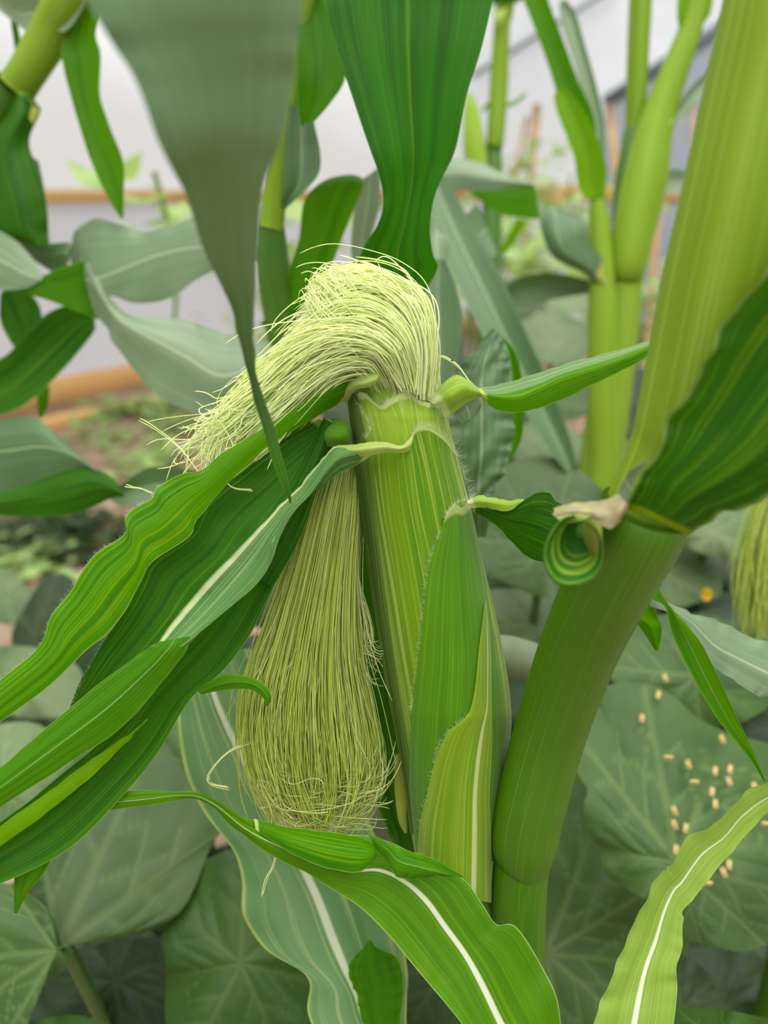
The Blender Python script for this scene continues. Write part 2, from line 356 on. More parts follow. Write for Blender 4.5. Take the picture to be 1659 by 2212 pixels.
M = dict(
    husk=blade_mat('husk_green', '#7fa832', '#5a9020', '#c0d070', '#98c42c', .3, kv=52, broad=12, streak=.75, rim='#c9d78c', rimu=.035, sheen=.2, dk=.65, rough=.55, hue=.5, gain=0.76),
    husk_in=blade_mat('husk_pale', '#9cba50', '#7da636', '#c2d282', '#b0d048', .3, kv=60, broad=9, streak=.5, rim='#d4de9e', rimu=.12, sheen=.25, dk=.55, rough=.55, hue=.5, gain=0.92),
    husk_deep=blade_mat('husk_deep_green', '#639a26', '#4d8618', '#93b84c', '#80bc20', .3, kv=64, broad=7, streak=.55, rim='#b4c67c', rimu=.07, sheen=.2, dk=.65, rough=.55, hue=.5, gain=0.74),
    husk_low=blade_mat('husk_small', '#86a63c', '#6b9630', '#b4c66c', '#98bc38', .3, kv=44, broad=6, streak=.55, mid='#d3dba0', midw=.05, midpos=.74, sheen=.2, dk=.55, hue=.5, gain=0.9),
    keel=blade_mat('husk_keel', '#48602e', '#384c24', '#6f8848', '#4c6a2c', .1, kv=10, broad=4, streak=.5, rough=.6, hue=.5, gain=1.0),
    stalk=blade_mat('stalk_green', '#4f8018', '#3f7010', '#8aa84c', '#6c9c28', .08, kv=80, broad=5, streak=.42, rough=.4, spec=.4, dk=.5, bump=.3, ku=1.6, hue=.5, vs=(.54, .68), gain=0.64),
    sheath=blade_mat('sheath_pale', '#86a544', '#729436', '#aec26c', '#94b83c', .2, kv=40, broad=5, streak=.35, rough=.5, dk=.6, mid='#9db558', midw=.012, bump=.15, hue=.498, gain=0.86),
    bright=blade_mat('blade_bright', '#4f8c1e', '#367414', '#9cc448', '#7cc814', .45, kv=30, broad=8, streak=.6, margin='#b9cf86', mw=.012, rim='#cdd88a', rimu=.03, dk=.7, hue=.5, vs=(.52, .64), gain=0.84),
    bright2=blade_mat('blade_fresh', '#4f8a26', '#3a7818', '#8cb448', '#7cc018', .42, kv=34, broad=6, streak=.5, margin='#a8c47a', mw=.014, mid='#a8bf78', midw=.014, hue=.5, gain=0.76),
    deep=blade_mat('blade_deep', '#37701a', '#255410', '#7ca844', '#50980c', .3, kv=40, broad=8, streak=.45, margin='#8fb35c', mw=.012, rim='#8fae52', rimu=.02, hue=.498, vs=(.54, .66), gain=0.68),
    grey=blade_mat('blade_grey_green', '#557a48', '#466c3c', '#7c9a68', '#5a8f2a', .24, kv=30, broad=5, streak=.3, rough=.45, spec=.5, mid='#8ca472', midw=.022, dk=.55, sat=1.0, gain=0.75),  # greyed base: glossy sheen of upward faces put into the colour
    midleaf=blade_mat('blade_white_midrib', '#5c9026', '#447a18', '#92b450', '#80bc20', .4, kv=44, broad=6, streak=.5, mid='#e6e8d0', midw=.045, margin='#b0c884', mw=.012, dk=.65, hue=.5, grow=1, gain=0.68),
    limeleaf=blade_mat('blade_pale_lime', '#98b85c', '#82a448', '#bcd084', '#a8cc58', .42, kv=44, broad=6, streak=.45, mid='#eef0dc', midw=.05, margin='#b0c884', mw=.012, dk=.55, hue=.5, grow=1, gain=0.78),
    folded=blade_mat('blade_folded', '#628a54', '#4c7a3c', '#b4c48c', '#70a834', .3, kv=26, broad=6, streak=.6, mid='#cdd3a4', midw=.05, midpos=.06, margin='#a3c070', mw=.02, rim='#c8d486', rimu=.07, dk=.5, hue=.498, gain=0.82),
    pale=blade_mat('blade_pale_grey', '#76906a', '#5f7e54', '#98ae86', '#6fa03e', .22, kv=26, broad=4, streak=.3, mid='#a4b68c', midw=.025, rough=.42, spec=.6, sat=.96, dk=.6, gain=0.86),  # paler, greyer base carries the sheen of blades facing up
    striped=blade_mat('blade_striped', '#6c9060', '#56824a', '#aebc80', '#78a848', .28, kv=15, broad=5, streak=.55, mid='#d2dabc', midw=.04, margin='#a3b464', mw=.03, sat=1.0, gain=0.9),
    twotone=blade_mat('blade_two_tone', '#5c9426', '#437c18', '#9cbc58', '#80c418', .42, kv=34, broad=6, streak=.5, margin='#a8c47a', mw=.014, mid='#b4c890', midw=.02, midpos=.18, rim='#c8d878', rimu=.05, hue=.5, gain=0.95, zones=[(-.2, .42, '#8aa67c', '#84a85c', .03)]),
    lit=blade_mat('blade_backlit', '#4f8a1e', '#3a7814', '#7cac34', '#74c404', .52, kv=26, broad=5, streak=.3, margin='#9cc04c', mw=.02, dk=.6, hue=.5, gain=0.7),
    lime=blade_mat('blade_lime', '#80b02c', '#66a01c', '#a0c848', '#98d818', .5, kv=20, broad=4, streak=.3, dk=.5, hue=.5, gain=0.7),
    hang=blade_mat('blade_hanging', '#2f6c14', '#22560e', '#528e24', '#469804', .42, kv=46, broad=10, streak=.4, mid='#5c8c2c', midw=.014, dk=.85, hue=.5, gain=0.85),
    fore=blade_mat('blade_soft_grey', '#5a7650', '#4c6a42', '#728c62', '#547c34', .2, kv=20, broad=4, streak=.2, rough=.5, spec=.5, dk=.5, sat=1.0, rim='#4f8a26', rimu=.16, gain=1.0),
    bigblade=blade_mat('blade_big', '#357012', '#26580c', '#84a838', '#58a008', .36, kv=30, broad=9, streak=.55, rim='#7c982a', rimu=.035, margin='#93ae62', mw=.045, dk=.75, hue=.5, gain=0.56),
    curl=blade_mat('blade_curl', '#3f7030', '#2a5a22', '#a0b854', '#4c8a18', .2, kv=9, broad=6, streak=.6, margin='#6f9a58', mw=.05, dk=.6, ku=.4, hue=.5, vs=(.5, .58), gain=0.8),
    yellow=plain_mat('yellow_collar', '#b4c470', '#98b04c', 40.0, .35, '#bcd070', .5, .3),
    dead=plain_mat('dead_margin', '#a89c78', '#8b7f58', 90.0, .15, '#a89c78', .7, .3),
    ochre=plain_mat('ochre_bract', '#a9a84c', '#8a9438', 40.0, .3, '#b8b848', .6, .3),
    silk=silk_mat('silk_pale', '#fafedc', '#f4fbb8', '#f8fec4', .5),
    silk2=silk_mat('silk_lime', '#dce680', '#bccc54', '#d4e468', .5),
    silk3=silk_mat('silk_straw', '#ecefb8', '#dce498', '#e8eca0', .5),
    silkcore=blade_mat('silk_mass', '#b8c850', '#a4b83c', '#d0dc7c', '#c0d450', .4, kv=60, broad=14, streak=.6, rough=.5, gain=1.0),
    silktop=blade_mat('silk_mass_pale', '#fafab8', '#f0f49c', '#fefed8', '#fcfcb4', .4, kv=60, broad=14, streak=.6, rough=.5, gain=1.0),
    hair=plain_mat('husk_hair', '#e3ead0', '#d8e2c0', 20.0, .4, '#e8f0d0', .5, .3),
    squash=squash_mat('squash_leaf', '#3a5822', '#304d1d', '#6e8547', '#457418', .16),  # squash greens are lowered in colour to stand for shade from the canopy
    squash_d=squash_mat('squash_leaf_shaded', '#1f3812', '#17300e', '#3f5a27', '#284e0d', .15),  # darkened copy of the leaf green, with shade held in the colour
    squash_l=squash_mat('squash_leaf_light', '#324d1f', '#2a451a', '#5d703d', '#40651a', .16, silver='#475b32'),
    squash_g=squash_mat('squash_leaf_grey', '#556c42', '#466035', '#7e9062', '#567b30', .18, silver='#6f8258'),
    squash_y=squash_mat('squash_leaf_yellow_green', '#2d4c0f', '#254410', '#556c2e', '#3e690d', .24),  # a yellower leaf green
    petiole=plain_mat('petiole', '#4f6f34', '#41602a', 30.0, .1, '#a0c060', .5, .4),
    vine=plain_mat('vine_grey', '#6c785a', '#5a684c', 30.0, .0, None, .6, .3),
    anther=plain_mat('anther_tan', '#d8c48c', '#b89c5c', 300.0, .2, '#e0cc90', .6, .3),
    soil=plain_mat('soil', '#988270', '#74624e', 14.0, 0, None, .95, .1, .8, .02, None, 8.0),
    clod=plain_mat('soil_clod', '#a08a74', '#7c6a56', 30.0, 0, None, .95, .1, .8, .01),
    wood=plain_mat('pine_wood', '#d8ac70', '#c4965c', 6.0, 0, None, .7, .25, .2, .002, (1, 14, 14)),
    cane=plain_mat('cane_wood', '#dcb88c', '#c89c6c', 20.0, 0, None, .7, .25),
    film=plain_mat('tunnel_film', '#f0f1f2', '#e2e5e7', 1.2, .55, '#f4f5f6', .5, .3, .5, .03),
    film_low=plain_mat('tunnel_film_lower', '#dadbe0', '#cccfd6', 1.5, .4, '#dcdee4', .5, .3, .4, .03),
    film_end=plain_mat('tunnel_end_film', '#e6eaee', '#d6dade', 1.5, .4, '#eceff2', .5, .3, .4, .03),
    pipe=plain_mat('hoop_steel', '#8a9090', '#787e80', 10.0, 0, None, .5, .5),
    band=plain_mat('dark_band', '#70777a', '#646b70', 5.0, .1, '#8a9094', .6, .3),
    weed=plain_mat('weed_green', '#9ab070', '#7c9a54', 20.0, .35, '#a8c868', .6, .3),
    grey_film=plain_mat('grey_end_film', '#b4bcc6', '#a4acb6', 1.5, .35, '#b8c0cc', .5, .3, .4, .03),
    petal=plain_mat('petal_yellow', '#e8b820', '#dca810', 20.0, .4, '#f0c820', .6, .3),
)

# ------------------------------------------------------------------ the tunnel: floor, film walls, rails
def struct(name, me, mat, parent=None):
    return link(name, me, mat, parent, kind='structure')

def box(a, b, w, h):
    """beam from a to b (world), w wide, h high."""
    a = np.array(a, float); b = np.array(b, float); t = b - a; L = np.linalg.norm(t); t = t / L
    up = np.array([0, 0, 1.0]) if abs(t[2]) < .9 else np.array([0, 1.0, 0])
    s = np.cross(t, up); s /= np.linalg.norm(s); u = np.cross(s, t)
    e = min(w, h) * .12
    prof = [(-w/2+e, -h/2), (w/2-e, -h/2), (w/2, -h/2+e), (w/2, h/2-e), (w/2-e, h/2), (-w/2+e, h/2), (-w/2, h/2-e), (-w/2, -h/2+e)]
    V = np.array([p + s * x + u * z for p in (a, b) for x, z in prof])
    F = [[i, (i + 1) % 8, 8 + (i + 1) % 8, 8 + i] for i in range(8)]
    F += [[0, 3, 2, 1], [0, 7, 4, 3], [7, 6, 5, 4], [8, 9, 10, 11], [8, 11, 12, 15], [15, 12, 13, 14]]
    return V, np.array(F)

G0, G1 = ground(10, 893)[:2], ground(300, 834)[:2]
WD = (G1 - G0) / np.linalg.norm(G1 - G0)               # the long side of the tunnel
WN = np.array([WD[1], -WD[0]])                         # into the tunnel
if np.dot(WN, -G0) < 0: WN = -WN
def wall_point(px):                                     # where a sight line's plan meets the side wall
    r = ray(px, 600)[:2]
    A = np.array([r, -WD]).T
    t, s = np.linalg.solve(A, G0)
    return s
S_END = wall_point(905)
def side(s, inn, z): 
    p = G0 + WD * s + WN * inn
    return np.array([p[0], p[1], z])
RAIL = 1.235

rs = np.random.RandomState(3)
def film_sheet(fn, nu, nv, amp, seed):
    u, v = np.meshgrid(np.linspace(0, 1, nu), np.linspace(0, 1, nv), indexing='ij')
    X = np.array([[fn(a, b) for a, b in zip(ua, va)] for ua, va in zip(u, v)])
    r = np.random.RandomState(seed); w = np.zeros_like(u)
    for k in range(6):
        fx, fy = r.uniform(2, 14), r.uniform(3, 22); w += np.sin(fx * u * 3 + fy * v + r.rand() * 6) / 6
    X += (w * amp)[..., None] * np.array([WN[0], WN[1], .3])
    return X.reshape(-1, 3), grid_faces(nu, nv), np.stack([u, v], -1).reshape(-1, 2)

S0 = -4.0
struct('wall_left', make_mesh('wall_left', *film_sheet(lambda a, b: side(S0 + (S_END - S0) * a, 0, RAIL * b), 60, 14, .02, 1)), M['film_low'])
ARCH = [(0, RAIL), (.02, 1.7), (.12, 2.1), (.4, 2.5), (.9, 2.85), (1.6, 3.1), (2.4, 3.2), (3.2, 3.15), (4.0, 2.95), (4.6, 2.6), (5.0, 2.1), (5.1, 1.6), (5.1, 0)]
AP = cr(np.array(ARCH, float), 40)
def arch(b):
    i = b * 39; k = min(int(i), 38); f = i - k; return AP[k] * (1 - f) + AP[k + 1] * f
struct('ceiling', make_mesh('ceiling', *film_sheet(lambda a, b: side(S0 + (S_END - S0) * a, *arch(b * .42)), 60, 40, .035, 2)), M['film'])
def end_pt(a, b):
    top = arch(a) if a <= 1 else AP[-1]
    return side(S_END, top[0], 0.02 + (top[1] - .02) * b)
struct('wall_back', make_mesh('wall_back', *film_sheet(end_pt, 40, 16, .02, 4)), M['film_end'])
V, F = box(side(S0, .04, RAIL), side(S_END, .04, RAIL), .05, .075)
struct('trim_1', make_mesh('trim_1', V, F, smooth=False), M['wood'])
V, F = box(side(S_END - .04, 0, RAIL + .02), side(S_END - .04, 5.1, RAIL + .02), .05, .12)
struct('trim_2', make_mesh('trim_2', V, F, smooth=False), M['wood'])
V, F = box(side(S0, .03, .08), side(S_END, .03, .08), .04, .17)
struct('baseboard_left', make_mesh('baseboard_left', V, F, smooth=False), M['wood'])
V, F = box(side(S_END - .03, 0, .08), side(S_END - .03, 5.1, .08), .04, .17)
struct('baseboard_back', make_mesh('baseboard_back', V, F, smooth=False), M['wood'])
V, F = box(side(S0, .55, .03), side(S_END - 1.2, .55, .03), .05, .08)
struct('trim_3', make_mesh('trim_3', V, F, smooth=False), M['wood'])
# steel hoops that carry the film, and a dark band where film is lapped on the end wall
for k, s_ in enumerate((S_END - .02, S_END - 2.6)):
    pts = np.array([side(s_, *arch(t)) + np.array([0, 0, -.02]) for t in np.linspace(0, .9, 40)])
    V = tube_world(pts, np.full(len(pts), .022), ns=10)
    struct('trim_%d' % (4 + k), make_mesh('hoop', *V), M['pipe'])

# grey lower sheet of the end wall and the dark lap above it
def end_hit(px, py, s_off):
    rr = ray(px, py); n2 = np.array([WD[0], WD[1], 0]); o = side(S_END - s_off, 0, 0)
    return CAM + rr * (np.dot(o - CAM, n2) / np.dot(rr, n2))
A, B = end_hit(1306, 222, .05), end_hit(1700, -30, .05)
V, F = box(A, B, .03, .09)
struct('trim_6', make_mesh('trim_6', V, F, smooth=False), M['band'])
A2, B2 = end_hit(1020, 165, .06), end_hit(1330, -30, .06)
V, F = box(A2, B2, .03, .035)
struct('trim_7', make_mesh('trim_7', V, F, smooth=False), M['pipe'])
def low_pt(a, b):
    t = A * (1 - a) + B * a
    return np.array([t[0], t[1], .1 + (t[2] - .1) * b])
struct('trim_8', make_mesh('trim_8', *film_sheet(low_pt, 24, 24, .015, 9)), M['grey_film'])

# bare soil, uneven
nx, ny = 150, 170
gx, gy = np.meshgrid(np.linspace(-5.5, 6.5, nx), np.linspace(-5, 11, ny), indexing='ij')
gz = np.zeros_like(gx)
for k in range(14):
    fx, fy = rs.uniform(-9, 9, 2); gz += np.sin(fx * gx + fy * gy + rs.rand() * 6) * rs.uniform(.002, .007)
gz += rs.randn(nx, ny) * .006
struct('floor', make_mesh('floor', np.stack([gx, gy, gz], -1).reshape(-1, 3), grid_faces(nx, ny)), M['soil'])
# loose clods: nobody could count them
ico_v = np.array([[0, 0, 1], [1, 0, 0], [0, 1, 0], [-1, 0, 0], [0, -1, 0], [0, 0, -1.0]])
ico_f = np.array([[0, 1, 2, 2], [0, 2, 3, 3]])
def lump(c, r, seed):
    q = np.random.RandomState(seed)
    th = np.linspace(0, 2 * np.pi, 6, endpoint=False)
    rows = []
    for k, (h, rr) in enumerate(((-.4, .5), (0, 1), (.5, .7), (.75, .15))):
        rows.append(np.stack([np.cos(th) * rr, np.sin(th) * rr, np.full(6, h)], -1) * (1 + q.uniform(-.25, .25, (6, 1))))
    V = np.concatenate(rows) * r + c
    return V, grid_faces(4, 6, True), np.zeros((24, 2))
cl = []
for k in range(700):
    g = ground(rs.uniform(-250, 620), rs.uniform(935, 1330)); r = rs.uniform(.008, .03)
    cl.append(lump(np.array([g[0], g[1], .004]), r, k))
o = link('soil_clods', make_mesh('soil_clods', *join(cl)), M['clod'], None, kind='stuff')
o['label'] = 'loose brown clods scattered over the bare soil bed'; o['category'] = 'soil'

# ------------------------------------------------------------------ squash leaves
def squash_leaf(parent, outline, c, d0, mat, gx=0.0, gy=-1.2, dome=.8, main=None, rough=.25, seed=0, crown=None, nr=26, na=110, name='leaf', wave=.5, serr=.012):
    """outline: rim points; c: where the stalk meets the blade; distance grows by gx, gy cm per 100 px."""
    O = cr(np.array(outline, float), na, closed=True)
    rs = np.random.RandomState(seed)
    a = np.arange(na)
    O = np.array(c) + (O - np.array(c)) * (1 + serr * (np.abs(((a * 7.0 / na * 6) % 1) - .5) * 2 - .5) + rs.randn(na) * serr * .3)[:, None]
    r = (np.linspace(0, 1, nr) ** .8)[:, None, None]
    P = np.array(c) + (O - np.array(c))[None] * r
    size = np.linalg.norm(O - np.array(c), axis=1).mean() / 100
    d = d0 + gx * (P[..., 0] - c[0]) / 100 + gy * (P[..., 1] - c[1]) / 100
    th = np.arctan2(O[:, 1] - c[1], O[:, 0] - c[0])
    main = main if main is not None else np.linspace(0, 2 * np.pi, 7, endpoint=False) + rs.rand() * 6
    X2 = np.stack([r[..., 0] * np.cos(th)[None], r[..., 0] * np.sin(th)[None]], -1)
    vein = np.zeros((nr, na)); rel = np.full((nr, na), 9.0)
    segs = []
    for m in main:
        m = float(m); e = np.array([math.cos(m), math.sin(m)])
        segs.append((e * 0, e * .97, .022))
        for q, sg in ((.3, 1), (.42, -1), (.55, 1), (.67, -1)):
            m2 = m + sg * .75; segs.append((e * q, e * q + np.array([math.cos(m2), math.sin(m2)]) * (.92 - q) * .8, .011))
    for A, B, w in segs:
        ab = B - A; t = np.clip(((X2 - A) @ ab) / (ab @ ab), 0, 1)
        dist = np.linalg.norm(X2 - A - t[..., None] * ab, axis=-1)
        vein = np.maximum(vein, np.clip(1.4 - dist / (w * (1.3 - .8 * t)), 0, 1)); rel = np.minimum(rel, dist)
    puff = np.clip(rel / .12, 0, 1) * .055 * size
    und = wave * size * r[..., 0] ** 2 * (np.sin(th * 5 + rs.rand() * 6) * .45 + np.sin(th * 8 + rs.rand() * 6) * .2)[None]
    d = d + dome * size * r[..., 0] ** 2 - puff + und
    X = U(np.concatenate([P, d[..., None]], -1))
    uv = np.stack([np.repeat(r[..., 0], na, 1), np.repeat((np.arange(na) / na)[None], nr, 0)], -1)
    o = link(name, make_mesh(name, X.reshape(-1, 3), grid_faces(nr, na, True), uv.reshape(-1, 2), dict(vein=vein.ravel())), M[mat], parent)
    if crown is not None:
        p0 = U(np.array([c[0], c[1], d0 + .4]))
        k = np.array([crown[0], crown[1], 0.03])
        midp = (p0 + k) / 2 + np.array([0, .05, .02]); q1 = p0 + np.array([0, .02, -.05])
        V = tube_world([k, midp, q1, p0], [.005, .0045, .004, .003], ns=10, nu=16)
        link('petiole', make_mesh('petiole', *V), M['petiole'], o)
    return o

def ring(cx, cy, rx, ry, rot=0.0, n=11, j=.1, seed=0):
    q = np.random.RandomState(seed); out = []
    for k in range(n):
        a = k / n * 2 * math.pi; f = 1 + q.uniform(-j, j)
        x, y = rx * math.cos(a) * f, ry * math.sin(a) * f
        out.append((cx + x * math.cos(rot) - y * math.sin(rot), cy + x * math.sin(rot) + y * math.cos(rot)))
    return out

# ------------------------------------------------------------------ the maize plant in focus
def base_of(x, y, d):
    c = U(np.array([x, y, d], float)); return (c[0], c[1], 0.0)

P1 = thing('maize_plant', 'nearest maize plant, in sharp focus, its ear trailing pale silk beside a thick leaning stalk', 'plant', base_of(1118, 2300, 37), 'maize plants')
stem(P1, [(1118, 2300, 37, 57), (1119, 2060, 37, 58), (1122, 1930, 36.7, 59), (1126, 1870, 36.5, 60), (1128, 1850, 36.4, 57)], M['stalk'], to_ground=True)
stem(P1, [(1124, 1866, 36.4, 55), (1129, 1856, 36.3, 61), (1133, 1815, 36.0, 72), (1146, 1740, 35.4, 75), (1190, 1575, 34, 77), (1250, 1402, 31.5, 84), (1308, 1275, 29.4, 92), (1372, 1150, 27.6, 101), (1396, 1098, 27.1, 98)], M['stalk'], name='leaf_sheath', nu=70, ns=40)
stem(P1, [(1372, 1150, 27.7, 92), (1405, 1085, 27.3, 90), (1446, 1000, 27, 96), (1482, 925, 26.6, 109), (1522, 780, 26, 120), (1560, 600, 25.2, 124), (1602, 420, 24.5, 125), (1650, 200, 24, 126), (1695, 0, 23.5, 126), (1760, -300, 23, 125), (1840, -700, 22.5, 112), (1890, -1000, 22.5, 90)], M['sheath'], name='upper_stalk', nu=70, ns=40)

# broad blade that leaves the upper node
leaf(P1, [
    [(1350, 1098, 26.0), (1385, 1108, 25.55), (1430, 1130, 25.5), (1487, 1158, 26.3)],
    [(1366, 1064, 25.4), (1418, 1080, 25.1), (1466, 1104, 25.1), (1532, 1128, 25.8)],
    [(1384, 1028, 24.9), (1440, 1036, 24.7), (1510, 1070, 24.7), (1590, 1098, 25.4)],
    [(1418, 975, 24.4), (1490, 980, 24.4), (1580, 1030, 24.4), (1660, 1076, 25.0)],
    [(1448, 900, 23.9), (1540, 910, 24.2), (1650, 980, 24.2), (1740, 1062, 24.8)],
    [(1500, 828, 23.5), (1590, 830, 23.9), (1720, 910, 23.9), (1830, 1050, 24.5)],
    [(1522, 765, 23.1), (1630, 760, 23.6), (1790, 850, 23.6), (1920, 1010, 24.2)],
    [(1575, 690, 22.7), (1700, 670, 23.2), (1880, 750, 23.3), (2020, 930, 24)],
    [(1640, 600, 22.3), (1790, 570, 22.9), (1980, 640, 23), (2130, 800, 24)],
    [(1760, 470, 22), (1900, 440, 22.6), (2080, 500, 23), (2230, 640, 24)],
    [(1960, 320, 22), (2060, 310, 22.5), (2180, 350, 23), (2280, 440, 24)],
    [(2250, 250, 23), (2270, 250, 23), (2290, 260, 23), (2300, 270, 23)]],
    M['bigblade'], nu=110, nv=33, rip=(.16, 7), seed=3)
leaf(P1, [[(1356, 1086, 25.5), (1366, 1060, 25.2), (1372, 1030, 25.0)], [(1338, 1068, 25.3), (1350, 1038, 25.2), (1385, 1018, 24.9)], [(1345, 1040, 25.0), (1362, 1018, 24.8), (1398, 1000, 24.6)], [(1370, 1010, 24.9), (1388, 998, 24.6), (1410, 985, 24.5)]], M['pale'], name='auricle', nu=24, nv=12)
# pale dead rim of the sheath mouth
def scroll(turns, name, mat, parent, cols):
    return leaf(parent, turns, mat, name=name, nu=90, nv=21)
leaf(P1, [[(1196, 1098, 27.2), (1200, 1113, 26.7), (1206, 1124, 26.8)],
          [(1235, 1086, 26.7), (1240, 1104, 26.0), (1246, 1116, 26.2)],
          [(1275, 1084, 26.3), (1280, 1106, 25.7), (1276, 1120, 25.8)],
          [(1312, 1078, 26.0), (1318, 1108, 25.4), (1306, 1138, 25.5)],
          [(1340, 1066, 25.8), (1346, 1094, 25.2), (1322, 1142, 25.4)],
          [(1352, 1072, 25.8), (1356, 1094, 25.5), (1338, 1128, 25.6)]], M['dead'], name='sheath_rim', nu=40, nv=16, fine=.012)
leaf(P1, [[(1192, 1110, 27.0), (1215, 1098, 26.6), (1240, 1090, 26.4)], [(1210, 1124, 26.4), (1240, 1112, 26.0), (1270, 1096, 25.9)], [(1225, 1132, 26.3), (1262, 1122, 25.8), (1290, 1104, 25.7)]], M['yellow'], name='sheath_collar', nu=20, nv=12)
# rolled lower flap of the same blade: an open curl seen end-on
cx, cy = 1246.0, 1176.0
rows = []
rim_pts = [(1240, 1112), (1215, 1120), (1192, 1145), (1176, 1180), (1174, 1215), (1186, 1247), (1210, 1266), (1245, 1268), (1278, 1254), (1298, 1228), (1303, 1196), (1299, 1165), (1286, 1140), (1262, 1124)]
for k, (x, y) in enumerate(rim_pts):
    row = []
    for q, (f, d) in enumerate(((1.0, 25.9), (.97, 25.4), (.86, 25.6), (.66, 26.2), (.42, 26.7), (.16, 27.0))):
        row.append((1260 + (x - 1260) * f, 1134 + (y - 1134) * f, d))
    rows.append(row)
leaf(P1, rows, M['curl'], name='rolled_auricle', nu=80, nv=25, fine=.008)
leaf(P1, [[(1262, 1122, 25.9), (1280, 1120, 25.6), (1300, 1130, 25.6)], [(1258, 1150, 26.2), (1278, 1150, 25.8), (1301, 1160, 25.6)], [(1266, 1180, 26.5), (1284, 1180, 26.0), (1304, 1195, 25.7)], [(1282, 1206, 26.4), (1292, 1210, 26.0), (1301, 1218, 25.8)]], M['ochre'], name='ligule', nu=24, nv=12)

# ---- the ear
EY = [780, 800, 850, 900, 975, 1060, 1150, 1250, 1350, 1450, 1550, 1650, 1750, 1850, 1960]
EL = [800, 770, 753, 754, 766, 777, 788, 802, 817, 834, 851, 869, 885, 897, 905]
ER = [905, 928, 942, 966, 985, 1008, 1030, 1050, 1074, 1096, 1108, 1098, 1082, 1066, 1060]
def eL(y): return np.interp(y, EY, EL)
def eR(y): return np.interp(y, EY, ER)
def eD(y): return np.interp(y, [780, 1960], [35.8, 37.6])
rows = []
for y in EY:
    c = (eL(y) + eR(y)) / 2; rows.append((c, y, eD(y), (eR(y) - eL(y)) / 2 - 4))
EAR = stem(P1, rows, M['husk'], name='ear', nu=80, ns=48)
stem(EAR, [(1112, 2075, 37.0, 40), (1080, 2040, 37.3, 44), (1030, 2000, 37.6, 54), (995, 1950, 37.6, 66), (984, 1900, 37.5, 74)], M['husk'], name='shank', nu=24)
EAR['label'] = 'green husked ear with a pale silk tuft'

def husk(rows, mat, off, name='husk', nu=60, nv=33, lift=.12):
    P = cr(np.array(rows, float), nu); P = np.swapaxes(cr(np.swapaxes(P, 0, 1), nv), 0, 1)
    x, y = P[..., 0], P[..., 1]
    L, R = eL(y), eR(y); c, r = (L + R) / 2, (R - L) / 2
    t = np.clip((x - c) / r, -1, 1); d = eD(y)
    u = np.linspace(0, 1, nu)[:, None]; v = np.linspace(0, 1, nv)[None]
    dd = d - np.sqrt(1 - t * t * .97) * r * d / FPX - off - lift * np.exp(-u * 14) + .08 * (np.abs(v - .5) * 2) ** 6
    X = U(np.stack([x, y, dd], -1))
    uv = np.stack([np.repeat(u, nv, 1), np.repeat(v, nu, 0)], -1)
    return link(name, make_mesh(name, X.reshape(-1, 3), grid_faces(nu, nv), uv.reshape(-1, 2)), M[mat], EAR)
def lin(y, n=9, a=0.0, b=0.0): return [(x, y) for x in np.linspace(eL(y) + a, eR(y) + b, n)]
husk([[(748, 838), (775, 818), (812, 806), (860, 816), (905, 842), (938, 872)], [(752, 890), (780, 874), (815, 866), (862, 870), (912, 885), (962, 905)], lin(975, 6)], 'husk_in', .10)
husk([[(760, 858), (775, 848), (792, 851), (820, 877), (845, 860), (882, 846), (905, 864), (940, 873), (968, 885)], lin(915), lin(990)], 'husk_in', .24)
husk([[(768, 972), (800, 962), (831, 963), (855, 973), (884, 968), (892, 932), (920, 922), (955, 943), (986, 980)],
      [(772, 1005), (800, 1000), (830, 998), (858, 1000), (886, 996), (905, 978), (930, 968), (962, 982), (995, 1015)],
      lin(1080), lin(1200), lin(1400), lin(1600), lin(1860)], 'husk', .36, nu=90, nv=49)
husk([[(960, 1121), (968, 1100), (984, 1089), (998, 1096), (1013, 1078)], [(951, 1152), (970, 1145), (988, 1140), (1005, 1138), (1024, 1130)], [(925, 1232), (958, 1226), (985, 1221), (1012, 1218), (1042, 1212)],
      [(912, 1340), (950, 1340), (988, 1340), (1025, 1340), (1060, 1330)], [(900, 1450), (945, 1450), (990, 1450), (1035, 1450), (1074, 1450)], [(888, 1560), (935, 1560), (985, 1560), (1035, 1560), (1082, 1560)],
      [(884, 1700), (930, 1700), (980, 1700), (1030, 1700), (1080, 1700)], [(900, 1860), (940, 1860), (985, 1860), (1025, 1860), (1064, 1860)]], 'husk_deep', .56, nu=80)
husk([[(1047, 1300), (1049, 1300), (1051, 1300)], [(1035, 1398), (1047, 1394), (1060, 1390)], [(1026, 1484), (1045, 1480), (1062, 1475)], [(1011, 1542), (1040, 1535), (1063, 1530)], [(968, 1582), (1020, 1580), (1064, 1580)],
      [(942, 1636), (1005, 1640), (1062, 1640)], [(921, 1720), (995, 1720), (1058, 1720)], [(904, 1800), (990, 1800), (1061, 1800)], [(897, 1930), (985, 1940), (1062, 1950)]], 'husk_low', .80, nu=80, nv=25, lift=.05)
husk([[(750, 850), (759, 848), (768, 852)], [(763, 975), (776, 975), (792, 975)], [(784, 1150), (800, 1150), (814, 1150)], [(805, 1300), (818, 1300), (833, 1300)], [(834, 1480), (846, 1480), (858, 1480)], [(866, 1650), (876, 1650), (886, 1650)], [(886, 1800), (893, 1800), (898, 1800)]], 'keel', .46, name='husk_edge', nv=11)
